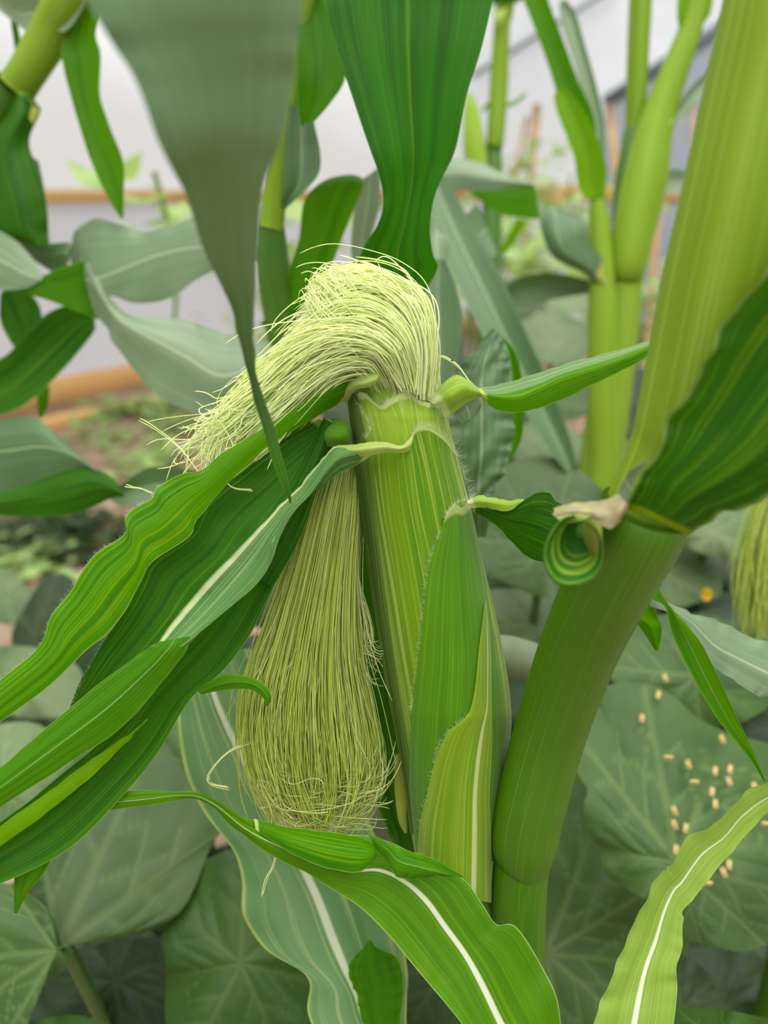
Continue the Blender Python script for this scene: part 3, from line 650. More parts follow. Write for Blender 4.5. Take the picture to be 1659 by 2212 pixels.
# pale curled collars where husks turn into leafy tips
leaf(EAR, [[(745, 868, 34.6), (742, 850, 34.2), (738, 832, 34.4)], [(764, 842, 33.7), (766, 832, 33.4), (766, 818, 33.7)], [(790, 838, 33.2), (792, 826, 32.9), (792, 808, 33.3)], [(812, 828, 33.0), (812, 818, 32.8), (812, 804, 33.2)], [(822, 812, 33.1), (821, 810, 33.1), (819, 806, 33.2)]], M['yellow'], name='husk_collar', nu=30, nv=12)
leaf(EAR, [[(722, 972, 33.4), (724, 967, 33.3), (728, 962, 33.5)], [(760, 985, 33.0), (764, 972, 32.7), (768, 960, 33.1)], [(800, 984, 32.8), (802, 968, 32.5), (806, 954, 32.9)], [(830, 978, 32.8), (834, 966, 32.5), (838, 956, 32.8)], [(860, 978, 32.9), (864, 970, 32.6), (868, 962, 32.8)], [(884, 972, 33.0), (888, 960, 32.8), (890, 940, 32.9)], [(890, 950, 33.1), (893, 940, 33.0), (895, 930, 33.0)]], M['yellow'], name='husk_collar', nu=40, nv=12)
# hood-like inner auricle beside the ear
leaf(EAR, [[(685, 960, 35.4), (690, 935, 34.8), (702, 908, 35.2)], [(702, 965, 34.6), (712, 938, 34.0), (726, 904, 34.8)], [(725, 966, 34.3), (735, 940, 33.8), (748, 910, 34.6)], [(745, 968, 34.4), (752, 945, 34.1), (758, 922, 34.6)], [(758, 970, 35), (760, 955, 35), (762, 940, 35)]], M['husk_deep'], name='auricle', nu=30, nv=16)

# leafy husk tips that fall to the lower left
leaf(EAR, [(815, 806, 752, 866, 34.2, 34.8), (740, 824, 695, 892, 33.8, 34.2), (640, 880, 610, 945, 33.3, 33.6), (560, 930, 555, 985, 33.0, 33.3), (480, 980, 500, 1040, 32.8, 33.0), (432, 1016, 455, 1085, 32.6, 32.9), (395, 1024, 425, 1125, 32.5, 32.8), (345, 1048, 408, 1160, 32.4, 32.6),
           (328, 1075, 365, 1190, 32.3, 32.5), (276, 1108, 328, 1213, 32.2, 32.4), (270, 1152, 305, 1256, 32.1, 32.3), (205, 1198, 270, 1320, 32.0, 32.2), (160, 1262, 235, 1366, 31.9, 32.0), (112, 1332, 185, 1405, 31.8, 31.9), (88, 1392, 120, 1470, 31.7, 31.8), (0, 1470, 0, 1562, 31.5, 31.6), (-110, 1560, -100, 1640, 31.2, 31.3), (-200, 1650, -195, 1670, 31)],
     M['bright'], name='husk_blade', nu=130, nv=25, cup=-.25, rip=(.10, 9), seed=11, fine=.012)
leaf(EAR, [(690, 905, 745, 950, 35.0), (610, 950, 690, 1010, 34.6), (520, 1020, 630, 1085, 34.2), (440, 1085, 560, 1160, 33.9), (408, 1150, 500, 1230, 33.6), (325, 1205, 440, 1300, 33.4), (302, 1255, 390, 1370, 33.2), (262, 1330, 330, 1430, 33.0), (215, 1400, 270, 1490, 32.9), (170, 1480, 210, 1540, 32.8), (140, 1552, 150, 1565, 32.7)],
     M['deep'], name='husk_blade', nu=100, nv=25, cup=.35, rip=(.12, 6), seed=12, fine=.02)
leaf(EAR, [[(700, 900, 34.8), (712, 905, 34.6), (725, 915, 34.8)], [(670, 960, 34.5), (690, 970, 34.2), (705, 985, 34.5)], [(620, 1050, 34.2), (650, 1060, 33.9), (680, 1075, 34.3)], [(560, 1130, 34), (600, 1150, 33.7), (640, 1180, 34.1)], [(500, 1220, 33.8), (540, 1240, 33.6), (590, 1270, 34)]], M['deep'], name='husk_blade', nu=50, nv=15, seed=13)
# lowest dark blade
leaf(EAR, [(700, 1000, 742, 985, 34.6, 34.9), (628, 1090, 666, 1072, 34.2, 34.6), (585, 1170, 650, 1126, 33.9, 34.4), (530, 1240, 622, 1200, 33.7, 34.2), (470, 1320, 590, 1270, 33.5, 34.0), (420, 1380, 540, 1370, 33.3, 33.8), (360, 1440, 485, 1445, 33.1, 33.6), (300, 1510, 410, 1512, 33.0, 33.4), (240, 1580, 345, 1620, 32.8, 33.2), (150, 1660, 262, 1722, 32.6, 32.9), (50, 1740, 160, 1825, 32.3, 32.5), (-60, 1820, 50, 1888, 32.0, 32.1), (-150, 1900, -90, 1945, 31.8)],
     M['deep'], name='husk_blade', nu=120, nv=25, cup=.35, rip=(.06, 6), seed=14, fine=.01)
leaf(EAR, [(318, 1552, 320, 1555, 32.7), (275, 1588, 281, 1595, 32.5), (190, 1645, 215, 1662, 32.2), (110, 1706, 140, 1725, 32.0), (0, 1785, 20, 1815, 31.7), (-120, 1880, -110, 1900, 31.4)], M['lime'], name='husk_blade', nu=50, nv=9, cup=-.1, rip=(.04, 8))
leaf(EAR, [(60, 1830, 118, 1840, 32.9), (34, 1880, 96, 1885, 32.8), (30, 1925, 62, 1925, 32.7), (30, 1972, 36, 1974, 32.6)], M['lit'], name='husk_blade', nu=30, nv=9, cup=-.15)
leaf(EAR, [(425, 1492, 436, 1500, 33.4), (455, 1470, 470, 1493, 33.2), (490, 1456, 505, 1489, 33.0), (530, 1460, 540, 1489, 32.9), (562, 1472, 558, 1499, 32.8), (583, 1496, 570, 1510, 32.8), (586, 1510, 572, 1522, 32.8), (580, 1524, 578, 1526, 32.8)], M['bright2'], name='husk_blade', nu=50, nv=11, cup=-.15)
# folded blade with the pale midrib, pinched and turned over half way down
leaf(EAR, [[(800, 956, 33.2), (802, 962, 33.0), (806, 970, 33.0), (800, 985, 33.2)],
           [(765, 960, 33.3), (770, 968, 32.9), (775, 980, 32.8), (770, 1005, 33.2)],
           [(722, 966, 33.4), (728, 976, 32.9), (735, 990, 32.7), (745, 1016, 33.2)],
           [(692, 995, 33.4), (700, 1006, 32.8), (706, 1018, 32.6), (715, 1035, 33.1)],
           [(650, 1046, 33.3), (662, 1058, 32.7), (672, 1066, 32.4), (682, 1060, 33.0)],
           [(612, 1084, 33.2), (622, 1100, 32.6), (632, 1110, 32.2), (655, 1076, 32.8)],
           [(560, 1138, 33.0), (580, 1158, 32.7), (600, 1168, 32.2), (622, 1118, 32.5)],
           [(505, 1196, 32.9), (545, 1212, 32.8), (584, 1218, 32.2), (588, 1170, 32.4)],
           [(455, 1246, 32.7), (500, 1268, 32.7), (548, 1268, 32.2), (582, 1212, 32.5)],
           [(405, 1304, 32.6), (450, 1322, 32.5), (490, 1318, 32.2), (525, 1272, 32.4)],
           [(362, 1358, 32.4), (400, 1372, 32.2), (432, 1366, 32.0), (455, 1338, 32.2)],
           [(342, 1388, 32.3), (368, 1398, 31.9), (395, 1396, 31.8), (412, 1378, 32.1)]], M['folded'], name='husk_blade', nu=110, nv=27, seed=15, rip=(.03, 14))
leaf(EAR, [(345, 1386, 412, 1374, 31.9, 32.0), (325, 1396, 398, 1412, 31.9), (290, 1422, 345, 1480, 31.9), (200, 1488, 262, 1572, 31.8), (100, 1572, 150, 1648, 31.6), (0, 1658, 0, 1745, 31.4), (-130, 1750, -120, 1830, 31), (-220, 1830, -215, 1840, 31)], M['bright2'], name='husk_blade', nu=80, nv=19, cup=-.3, seed=16, rip=(.03, 8))
# right hand husk tips
leaf(EAR, [[(925, 866, 34.6), (935, 872, 34.0), (950, 878, 34.2), (960, 902, 35)], [(955, 830, 34.4), (968, 845, 33.6), (975, 865, 33.6), (985, 888, 34.6)], [(985, 810, 34.4), (998, 830, 33.6), (1000, 850, 33.6), (1005, 872, 34.4)], [(1012, 820, 34.4), (1020, 838, 33.8), (1022, 850, 33.8), (1026, 862, 34.3)], [(1034, 838, 34.4), (1036, 846, 34.1), (1036, 852, 34.1), (1038, 858, 34.3)],
           [(1046, 836, 34.5), (1050, 850, 34.2), (1052, 864, 34.0), (1056, 874, 34.3)]], M['husk_in'], name='husk_blade', nu=40, nv=20)
leaf(EAR, [[(1030, 840, 34.3), (1036, 846, 34.1), (1040, 852, 34.0), (1046, 868, 34.3)], [(1062, 834, 34.5), (1072, 850, 34.3), (1080, 858, 33.8), (1072, 885, 34.4)], [(1110, 822, 34.8), (1116, 840, 34.6), (1120, 858, 33.9), (1105, 891, 34.5)], [(1160, 806, 35.1), (1165, 826, 34.8), (1160, 842, 34.1), (1158, 884, 34.7)], [(1210, 790, 35.4), (1214, 806, 35.1), (1212, 818, 34.4), (1222, 860, 35)], [(1270, 773, 35.8), (1276, 786, 35.5), (1284, 796, 34.9), (1292, 826, 35.4)], [(1350, 752, 36.3), (1352, 762, 36), (1358, 770, 35.6), (1364, 790, 36)], [(1430, 728, 37), (1432, 734, 36.8), (1434, 738, 36.6), (1436, 746, 36.8)]], M['twotone'], name='husk_blade', nu=70, nv=23, seed=17, rip=(.04, 7))
leaf(EAR, [(978, 886, 1036, 866, 35.0), (985, 902, 1040, 878, 35.0), (1000, 914, 1030, 896, 35), (1012, 912, 1018, 906, 35)], M['pale'], name='husk_blade', nu=20, nv=9, cup=-.1)
leaf(EAR, [[(1008, 1082, 34.2), (1012, 1088, 33.9), (1018, 1098, 34.2)], [(1035, 1070, 34), (1040, 1082, 33.5), (1045, 1096, 33.8)], [(1065, 1075, 34), (1068, 1085, 33.5), (1066, 1100, 33.7)], [(1095, 1080, 34), (1100, 1088, 33.7), (1098, 1104, 33.7)], [(1132, 1078, 34), (1130, 1082, 33.8), (1126, 1086, 33.8)]], M['husk_in'], name='husk_collar', nu=26, nv=10, rip=(.03, 5))
leaf(EAR, [[(1018, 1086, 34.4), (1022, 1094, 34.2), (1020, 1104, 34.4)], [(1055, 1092, 34.3), (1065, 1110, 34.0), (1072, 1135, 34.6)], [(1110, 1092, 34.1), (1110, 1125, 34.1), (1100, 1165, 34.9)], [(1142, 1074, 34), (1140, 1130, 34.3), (1130, 1196, 35.2)], [(1158, 1064, 34.2), (1170, 1140, 34.6), (1160, 1212, 35.4)], [(1186, 1064, 34.6), (1196, 1150, 35), (1190, 1216, 35.6)], [(1204, 1084, 35.2), (1225, 1150, 35.4), (1225, 1210, 36)], [(1260, 1110, 36.5), (1270, 1150, 36.5), (1270, 1190, 37)]], M['deep'], name='husk_blade', nu=60, nv=21, seed=18, rip=(.03, 7))

# ---- silk
def silk(guides, count, name, mat, parent, seed, r_cm, spread, frizz, n=26, lmin=.7, dsp=.8, label=None, tmax=1.0, side=12, root=0):
    q = np.random.RandomState(seed)
    G = np.array([cr(np.array(g, float), 60) for g in guides])          # (g,60,3)
    k = q.rand(count) * (len(G) - 1); i = np.minimum(k.astype(int), len(G) - 2); f = (k - i)[:, None, None]
    f = f * f * (3 - 2 * f)
    Ln = G[i] * (1 - f) + G[i + 1] * f                                   # (S,60,3)
    L = q.uniform(lmin, tmax, count)
    t = np.linspace(0, 1, n)[None] * L[:, None]
    idx = np.minimum((t * 59).astype(int), 58); fr = (t * 59 - idx)[..., None]
    s = np.arange(count)[:, None]
    if root: Ln = Ln + root * np.array([0, 34, .9]) * np.clip(1 - np.linspace(0, 1, 60) * 5, 0, 1)[None, :, None]
    P = Ln[s, idx] * (1 - fr) + Ln[s, idx + 1] * fr
    tt = np.linspace(0, 1, n)[None, :, None]
    off = q.randn(count, 1, 3) * np.array([spread, spread, dsp]) * (.35 + .65 * tt)
    ph = q.rand(count, 3, 3, 1) * 6.28; am = q.randn(count, 3, 3, 1)
    w = np.zeros((count, n, 3))
    for a, fq in enumerate((2.2, 5.5, 12.0)):
        w += np.swapaxes(am[:, a] * np.sin(fq * np.linspace(0, 1, n)[None, None] + ph[:, a]), 1, 2) * (1.0, .5, .22)[a]
    P = P + off + w * np.array([side, side, .25]) * (.15 + frizz * tt ** 2.2)
    X = U(P)
    R = np.ones((count, n)) * r_cm * .01 * q.uniform(.7, 1.25, (count, 1)); R[:, -1] *= .3
    o = link(name, make_mesh(name, *strands(X, R, seed)), mat, parent, kind='stuff')
    if label: o['label'] = label
    return o
# soft inner mass of the tuft
V = tube([(872, 880, 35.9, 62), (862, 800, 35.7, 64), (838, 735, 35.8, 78), (790, 690, 36.1, 72), (735, 715, 36.3, 62), (670, 770, 36.5, 50), (610, 840, 36.6, 42), (560, 915, 36.6, 26)], ns=24, nu=40)
V2 = tube([(850, 840, 35.9, 70), (835, 740, 35.9, 80), (810, 660, 36.2, 72), (770, 630, 36.6, 58), (718, 640, 36.8, 42), (690, 660, 37, 26)], ns=24, nu=30)
link('silk_mass', make_mesh('silk_mass', *join([V, V2])), M['silktop'], EAR, kind='stuff')
crown_guides = [
    [(944, 878, 35.3), (934, 800, 34.9), (922, 720, 34.9), (900, 664, 35.2), (858, 624, 35.6), (800, 606, 36), (740, 604, 36.4), (700, 616, 36.8)],
    [(934, 868, 34.4), (920, 780, 34.0), (898, 705, 34.0), (862, 650, 34.4), (810, 622, 34.9), (750, 622, 35.4), (700, 650, 35.8), (668, 690, 36.2)],
    [(915, 850, 33.8), (895, 770, 33.3), (862, 705, 33.3), (812, 670, 33.6), (750, 668, 34.1), (690, 700, 34.6), (630, 745, 35), (585, 790, 35.4)],
    [(890, 838, 33.5), (866, 775, 33.0), (825, 728, 33.0), (770, 708, 33.3), (705, 720, 33.8), (640, 760, 34.3), (570, 815, 34.7), (490, 880, 35)],
    [(865, 828, 33.5), (838, 780, 33.1), (795, 748, 33.1), (740, 742, 33.4), (680, 765, 33.8), (615, 815, 34.2), (540, 885, 34.6), (450, 950, 35)],
    [(840, 822, 33.7), (810, 790, 33.4), (770, 775, 33.4), (718, 785, 33.7), (665, 820, 34), (610, 870, 34.4), (540, 940, 34.8), (455, 1000, 35.1)],
    [(815, 818, 34.2), (785, 805, 34.0), (745, 808, 34.1), (700, 835, 34.3), (650, 880, 34.6), (600, 925, 34.8), (560, 975, 35), (520, 1010, 35.2)]]
silk(crown_guides, 1250, 'silk', M['silk'], EAR, 21, .024, 12, .75, n=34, dsp=.5, lmin=.62, side=20, root=1, label='pale cream silk bursting from the ear tip')
silk([[(885, 840, 34.6), (858, 740, 34.3), (812, 660, 34.6), (764, 612, 35.2), (716, 590, 35.9), (690, 600, 36.4)], [(855, 832, 33.8), (805, 740, 33.6), (755, 672, 34.2), (716, 626, 34.9), (694, 606, 35.6), (684, 625, 36)], [(832, 830, 33.7), (775, 760, 33.4), (718, 708, 33.9), (684, 668, 34.5), (674, 640, 35.2), (668, 660, 35.6)]], 420, 'silk', M['silk'], EAR, 20, .022, 12, .6, n=28, dsp=.4, lmin=.6, root=1)
silk([[(930, 850, 34.4), (935, 760, 34.0), (932, 690, 34.0), (908, 636, 34.3), (852, 606, 34.8), (790, 600, 35.3), (730, 612, 35.8), (690, 660, 36)],
      [(905, 850, 33.6), (908, 760, 33.4), (890, 690, 33.4), (855, 640, 33.8), (800, 618, 34.4), (730, 628, 35), (670, 690, 35.4), (640, 740, 35.6)],
      [(860, 825, 33.4), (800, 745, 32.9), (700, 725, 33.2), (600, 770, 33.8), (520, 850, 34.4), (470, 905, 34.8), (440, 960, 35), (400, 1010, 35)]], 150, 'loose_silk', M['silk'], EAR, 22, .03, 16, 1.6, n=40, dsp=.4, lmin=.6, side=22)
silk([[(560, 830, 34.5), (510, 870, 34.6), (470, 910, 34.8), (450, 960, 35), (430, 1010, 35)], [(590, 880, 34.5), (540, 905, 34.6), (500, 930, 34.8), (460, 980, 35), (440, 1030, 35)]], 130, 'loose_silk', M['silk'], EAR, 23, .026, 16, 2.0, n=34, dsp=.5, lmin=.5, side=24)
for g in ([(940, 860, 35), (936, 800, 35), (950, 768, 34.6), (985, 786, 34.4), (1020, 824, 34.3)], [(545, 1060, 34), (500, 1050, 33.8), (470, 1000, 33.8)], [(330, 1064, 33), (305, 1056, 33), (285, 1054, 33), (270, 1050, 33)], [(430, 1020, 33.6), (390, 970, 33.8), (340, 930, 34), (298, 905, 34)], [(600, 1830, 36), (590, 1870, 36), (576, 1900, 36), (566, 1940, 36)]):
    silk([g, g], 2, 'loose_silk', M['silk'], EAR, 31 + len(g), .03, 1, .05, n=26, dsp=.05, lmin=.97)
# the long beard that hangs beside the ear
V = tube([(740, 960, 37.2, 40), (724, 1060, 37.3, 62), (708, 1180, 37.5, 72), (690, 1320, 37.7, 82), (675, 1450, 37.9, 92), (675, 1570, 38, 92), (690, 1650, 38, 74), (700, 1700, 38, 40)], ns=28, nu=50, flat=0)
link('silk_mass', make_mesh('silk_mass', *V), M['silkcore'], EAR, kind='stuff')
beard = [
    [(700, 985, 36.6), (662, 1090, 36.2), (622, 1220, 36), (575, 1360, 36), (538, 1470, 36), (526, 1570, 36.2), (550, 1690, 36.4), (600, 1785, 36.6)],
    [(715, 985, 36.2), (680, 1100, 35.4), (645, 1240, 35.2), (605, 1390, 35.1), (578, 1500, 35.1), (575, 1600, 35.3), (600, 1700, 35.6), (640, 1790, 36)],
    [(738, 985, 36.0), (712, 1100, 35.2), (685, 1240, 34.9), (655, 1400, 34.8), (640, 1520, 34.8), (640, 1620, 35), (655, 1710, 35.4), (690, 1795, 35.8)],
    [(755, 985, 36.0), (742, 1100, 35.2), (722, 1240, 34.9), (705, 1400, 34.8), (705, 1520, 34.8), (712, 1620, 35), (715, 1710, 35.4), (700, 1790, 35.8)],
    [(768, 1000, 36.2), (764, 1100, 35.6), (752, 1240, 35.3), (750, 1400, 35.3), (765, 1520, 35.4), (778, 1620, 35.6), (770, 1710, 35.8), (735, 1790, 36.2)],
    [(778, 1040, 36.6), (774, 1140, 36.4), (766, 1260, 36.2), (775, 1410, 36.3), (800, 1540, 36.5), (814, 1640, 36.6), (800, 1720, 36.8), (750, 1780, 37)]]
silk(beard, 1300, 'silk', M['silk2'], EAR, 24, .02, 8, .9, n=40, dsp=.4, lmin=.78, side=15, label='lime silk hanging in a long beard beside the ear')
silk(beard, 110, 'loose_silk', M['silk3'], EAR, 25, .02, 14, 2.0, n=36, dsp=.3, lmin=.5)
silk([[(600, 1660, 36), (570, 1700, 36), (600, 1750, 36), (680, 1760, 36), (750, 1730, 36), (790, 1660, 36)], [(560, 1600, 36), (590, 1680, 36), (650, 1710, 36), (720, 1700, 36), (790, 1690, 36), (810, 1610, 36)], [(580, 1700, 36.4), (620, 1770, 36.2), (680, 1790, 36.2), (740, 1770, 36.2), (780, 1720, 36.4), (800, 1650, 36.4)]], 420, 'loose_silk', M['silk3'], EAR, 26, .018, 16, 2.6, n=36, dsp=.5, lmin=.35)
silk([[(790, 1320, 36), (800, 1380, 36), (770, 1420, 36), (790, 1470, 36), (840, 1450, 36)], [(770, 1250, 36), (790, 1330, 36), (800, 1400, 36), (830, 1420, 36), (850, 1440, 36)]], 22, 'loose_silk', M['silk3'], EAR, 27, .018, 8, 1.5, n=30, dsp=.2, lmin=.6)
silk([[(560, 1600, 35.6), (500, 1620, 35.4), (460, 1660, 35.4), (455, 1690, 35.4), (500, 1705, 35.4)], [(556, 1602, 35.6), (498, 1622, 35.4), (458, 1662, 35.4), (453, 1692, 35.4), (500, 1707, 35.4)]], 3, 'loose_silk', M['silk3'], EAR, 28, .026, 1, .1, n=30, dsp=.05, lmin=.95)

# soft white hairs on husk margins and on the rims of the leafy tips
def fuzz(poly, count, ln, seed, ang=(-1, 1), bias=(0, 0)):
    q = np.random.RandomState(seed); P = cr(np.array(poly, float), 400)
    i = q.randint(0, 400, count); a = P[i]
    e = q.randn(count, 2) * .6 + np.array(bias); e /= np.linalg.norm(e, axis=1, keepdims=True)
    l = ln * q.uniform(.4, 1.2, count)
    b = a.copy(); b[:, :2] += e * l[:, None]; m = (a + b) / 2; m[:, :2] += q.randn(count, 2) * ln * .06
    b[:, 2] += q.randn(count) * .1
    X = U(np.stack([a, m, b], 1)); R = np.tile(np.array([.005, .004, .001]) * .01, (count, 1)) * .45
    return strands(X, R, seed)
hz = [fuzz([(942, 850, 35.5), (968, 905, 35.6), (984, 975, 35.7), (1010, 1060, 35.8), (1016, 1085, 34.4)], 420, 26, 1, bias=(.9, -.5)),
      fuzz([(893, 930, 33.2), (925, 922, 33.3), (955, 942, 33.8), (986, 980, 34.8), (1008, 1046, 35.4)], 300, 16, 2, bias=(.2, -.8)),
      fuzz([(775, 848, 34), (820, 877, 33.4), (845, 860, 33.3), (882, 846, 33.3), (940, 872, 33.9)], 260, 14, 3, bias=(0, -.8)),
      fuzz([(960, 1120, 33.2), (985, 1090, 33.2), (1013, 1078, 33.4)], 160, 14, 4, bias=(0, -.8)),
      fuzz([(955, 1140, 33.2), (926, 1230, 33), (905, 1400, 33), (888, 1540, 33.2)], 260, 10, 5, bias=(-.9, -.3)),
      fuzz([(345, 1048, 32.4), (328, 1075, 32.3), (276, 1108, 32.2), (270, 1152, 32.1), (205, 1198, 32.0), (160, 1262, 31.9), (112, 1332, 31.8), (88, 1392, 31.7), (0, 1470, 31.5)], 320, 8, 7, bias=(-.7, -.7)),
      fuzz([(262, 1330, 33), (215, 1400, 32.9), (145, 1545, 32.7)], 140, 9, 8, bias=(-.8, -.5)),
      fuzz([(1010, 1545, 33), (965, 1585, 33), (940, 1640, 33), (905, 1790, 33.4)], 160, 9, 9, bias=(-.8, -.4)),
      fuzz([(770, 870, 34.2), (800, 920, 33.4), (790, 950, 33.6)], 160, 12, 10, bias=(-.3, -.8))]
link('husk_hair', make_mesh('husk_hair', *join(hz)), M['hair'], EAR, kind='stuff')

# ---- other leaves of the same plant
L1 = leaf(P1, [[(95, 1720, 33.5), (96, 1722, 33.5), (100, 1726, 33.5)], [(170, 1722, 33.4), (180, 1736, 33.2), (205, 1750, 33.3)], [(300, 1707, 33.3), (300, 1728, 33.1), (300, 1741, 33.2)], [(402, 1712, 33.3), (403, 1718, 33.1), (404, 1726, 33.2)],
               [(455, 1719, 33.4), (460, 1736, 33.0), (462, 1748, 33.2)], [(540, 1772, 33.6), (530, 1790, 33.0), (518, 1798, 33.2)], [(600, 1792, 33.9), (596, 1825, 33.1), (580, 1842, 33.2)], [(690, 1800, 34.2), (680, 1860, 33.2), (655, 1884, 33.2)], [(770, 1802, 34.3), (760, 1880, 33.3), (730, 1928, 33.1)],
               [(850, 1822, 34.2), (820, 1880, 33.5), (780, 1962, 33.0)], [(920, 1862, 34), (875, 1905, 33.5), (835, 2016, 32.8)], [(1000, 1898, 33.7), (920, 1945, 33.3), (880, 2070, 32.5)], [(1040, 1950, 33.4), (960, 2000, 33.1), (922, 2120, 32.2)], [(1072, 1996, 33.1), (1005, 2062, 32.8), (960, 2165, 31.9)],
               [(1115, 2002, 32.8), (1040, 2125, 32.4), (1000, 2215, 31.6)], [(1172, 2090, 32.4), (1076, 2200, 32), (1050, 2290, 31.2)], [(1206, 2170, 32), (1120, 2290, 31.6), (1080, 2380, 31)], [(1210, 2290, 32), (1170, 2420, 31.8), (1130, 2500, 31.5)], [(1190, 2500, 33.5), (1170, 2540, 33), (1140, 2560, 33)]],
         M['midleaf'], nu=140, nv=29, seed=19, rip=(.08, 10))
leaf(P1, [[(548, 1768, 33.5), (550, 1778, 33.3), (552, 1792, 33.2)], [(600, 1782, 33.4), (603, 1800, 32.8), (600, 1826, 32.8)], [(660, 1792, 33.3), (664, 1816, 32.5), (655, 1856, 32.5)], [(720, 1798, 33.2), (728, 1830, 32.3), (715, 1878, 32.3)], [(770, 1806, 33.2), (780, 1838, 32.3), (772, 1884, 32.3)], [(800, 1820, 33.1), (808, 1842, 32.5), (800, 1868, 32.5)], [(812, 1838, 33.1), (814, 1846, 32.9), (812, 1852, 32.9)]], M['bright'], name='leaf_fold', nu=60, nv=19, rip=(.03, 5), seed=91)
leaf(P1, [[(790, 1800, 33.4), (802, 1812, 33.2), (806, 1826, 33.2)], [(826, 1814, 33.1), (838, 1836, 32.6), (832, 1858, 32.8)], [(850, 1828, 32.9), (862, 1860, 32.4), (856, 1892, 32.5)], [(895, 1840, 32.9), (902, 1872, 32.3), (884, 1900, 32.5)], [(945, 1860, 32.9), (950, 1884, 32.4), (930, 1894, 32.6)], [(1000, 1892, 33.1), (998, 1896, 32.9), (990, 1892, 33)]], M['bright2'], name='leaf_fold', nu=60, nv=15, rip=(.05, 6), seed=92)
leaf(P1, [(1822, 1672, 1824, 1676, 38), (1780, 1668, 1790, 1712, 37.5), (1720, 1675, 1730, 1740, 37), (1660, 1690, 1668, 1752, 36.5), (1598, 1722, 1612, 1802, 36), (1548, 1776, 1580, 1842, 35.6), (1486, 1812, 1545, 1882, 35.2), (1448, 1868, 1500, 1940, 34.8), (1432, 1884, 1478, 1966, 34.6), (1396, 1936, 1474, 2000, 34.2), (1360, 2015, 1474, 2046, 33.8), (1330, 2090, 1461, 2090, 33.3), (1302, 2150, 1463, 2135, 33), (1284, 2212, 1456, 2212, 32.5), (1262, 2310, 1440, 2320, 32.2), (1215, 2450, 1360, 2470, 33), (1150, 2540, 1240, 2560, 35)],
     M['limeleaf'], nu=120, nv=27, cup=.3, rip=(.10, 13), seed=20, fine=.012)
leaf(P1, [(1380, 1250, 1418, 1262, 37, 37.5), (1402, 1290, 1440, 1300, 37.2, 37.6), (1436, 1310, 1470, 1335, 37.4), (1452, 1370, 1515, 1390, 37.6), (1500, 1470, 1555, 1470, 37.8), (1555, 1560, 1595, 1555, 38), (1620, 1640, 1632, 1632, 38.2), (1650, 1688, 1654, 1686, 38.3)], M['bright2'], nu=60, nv=15, cup=.3, seed=23)
leaf(P1, [[(1395, 1270, 38.5), (1400, 1290, 38.4), (1404, 1310, 38.6)], [(1440, 1300, 39.4), (1442, 1310, 39.2), (1446, 1325, 39.2)], [(1500, 1325, 40), (1495, 1345, 39.5), (1490, 1365, 39.4)], [(1560, 1345, 41), (1545, 1395, 40.0), (1535, 1430, 39.8)], [(1640, 1382, 42), (1600, 1425, 40.8), (1585, 1470, 40.4)], [(1720, 1400, 43), (1660, 1455, 41.4), (1632, 1500, 41)], [(1780, 1440, 44), (1720, 1490, 42), (1645, 1506, 41.4)]], M['pale'], nu=50, nv=17, rip=(.1, 7), seed=24)
leaf(P1, [(1290, 1270, 1400, 1262, 39), (1310, 1310, 1420, 1330, 39.2), (1370, 1342, 1430, 1360, 39.6), (1415, 1404, 1422, 1408, 40)], M['lit'], nu=30, nv=11, seed=25)
# foreground blade that arches down from the top of the same plant
leaf(P1, [(1820, -1000, 1850, -950, 22.4), (1600, -1120, 1650, -1000, 21), (1250, -1120, 1350, -930, 19.6), (800, -960, 1080, -760, 18.6), (420, -640, 860, -520, 17.8), (240, -300, 720, -300, 17.4), (150, -80, 664, -110, 17.4), (192, 10, 655, 0, 17.6), (240, 90, 645, 95, 18), (292, 172, 632, 180, 18.4), (340, 300, 612, 290, 19), (372, 365, 582, 368, 19.8), (402, 425, 562, 440, 20.8), (440, 540, 555, 555, 22.4), (488, 640, 551, 650, 24), (515, 720, 549, 730, 25.4), (532, 800, 552, 800, 26.8), (556, 890, 582, 890, 28.4), (586, 990, 611, 985, 30), (618, 1068, 627, 1064, 31.2), (627, 1088, 629, 1087, 31.5)][::-1],
     M['fore'], nu=130, nv=23, cup=.5, rip=(.05, 12), seed=26)
# wide striped blade low down behind the beard
leaf(P1, [[(365, 1390, 45), (440, 1410, 44), (540, 1400, 45)], [(378, 1470, 44.5), (462, 1500, 43.6), (580, 1480, 45)], [(384, 1550, 44), (505, 1600, 43.4), (650, 1560, 45)], [(398, 1650, 43.6), (560, 1700, 43), (720, 1660, 44.6)], [(430, 1740, 43.2), (615, 1790, 42.8), (790, 1760, 44)], [(500, 1832, 42.8), (658, 1880, 42.4), (830, 1860, 43.4)], [(522, 1900, 42.4), (690, 1950, 42), (850, 1930, 43)], [(528, 1980, 42), (720, 2030, 41.6), (868, 2010, 42.4)], [(572, 2050, 41.6), (745, 2090, 41.2), (880, 2090, 42)], [(665, 2112, 41), (770, 2150, 40.8), (880, 2160, 41.6)], [(668, 2200, 40.6), (792, 2215, 40.4), (880, 2230, 41)], [(760, 2330, 40), (850, 2340, 39.6), (930, 2340, 40)], [(1040, 2470, 38.6), (1060, 2480, 38.4), (1080, 2480, 38.6)]], M['striped'], nu=100, nv=33, rip=(.12, 6), seed=27, fine=.02)
leaf(P1, [[(790, 2040, 40.2), (800, 2030, 40.1), (812, 2050, 40.2)], [(752, 2090, 40.2), (800, 2085, 39.9), (858, 2070, 40.2)], [(770, 2150, 40), (815, 2150, 39.7), (872, 2130, 40)], [(790, 2230, 39.6), (830, 2230, 39.4), (866, 2220, 39.6)], [(850, 2350, 39), (870, 2350, 39), (890, 2350, 39)]], M['lit'], nu=40, nv=13, rip=(.12, 9), seed=28)
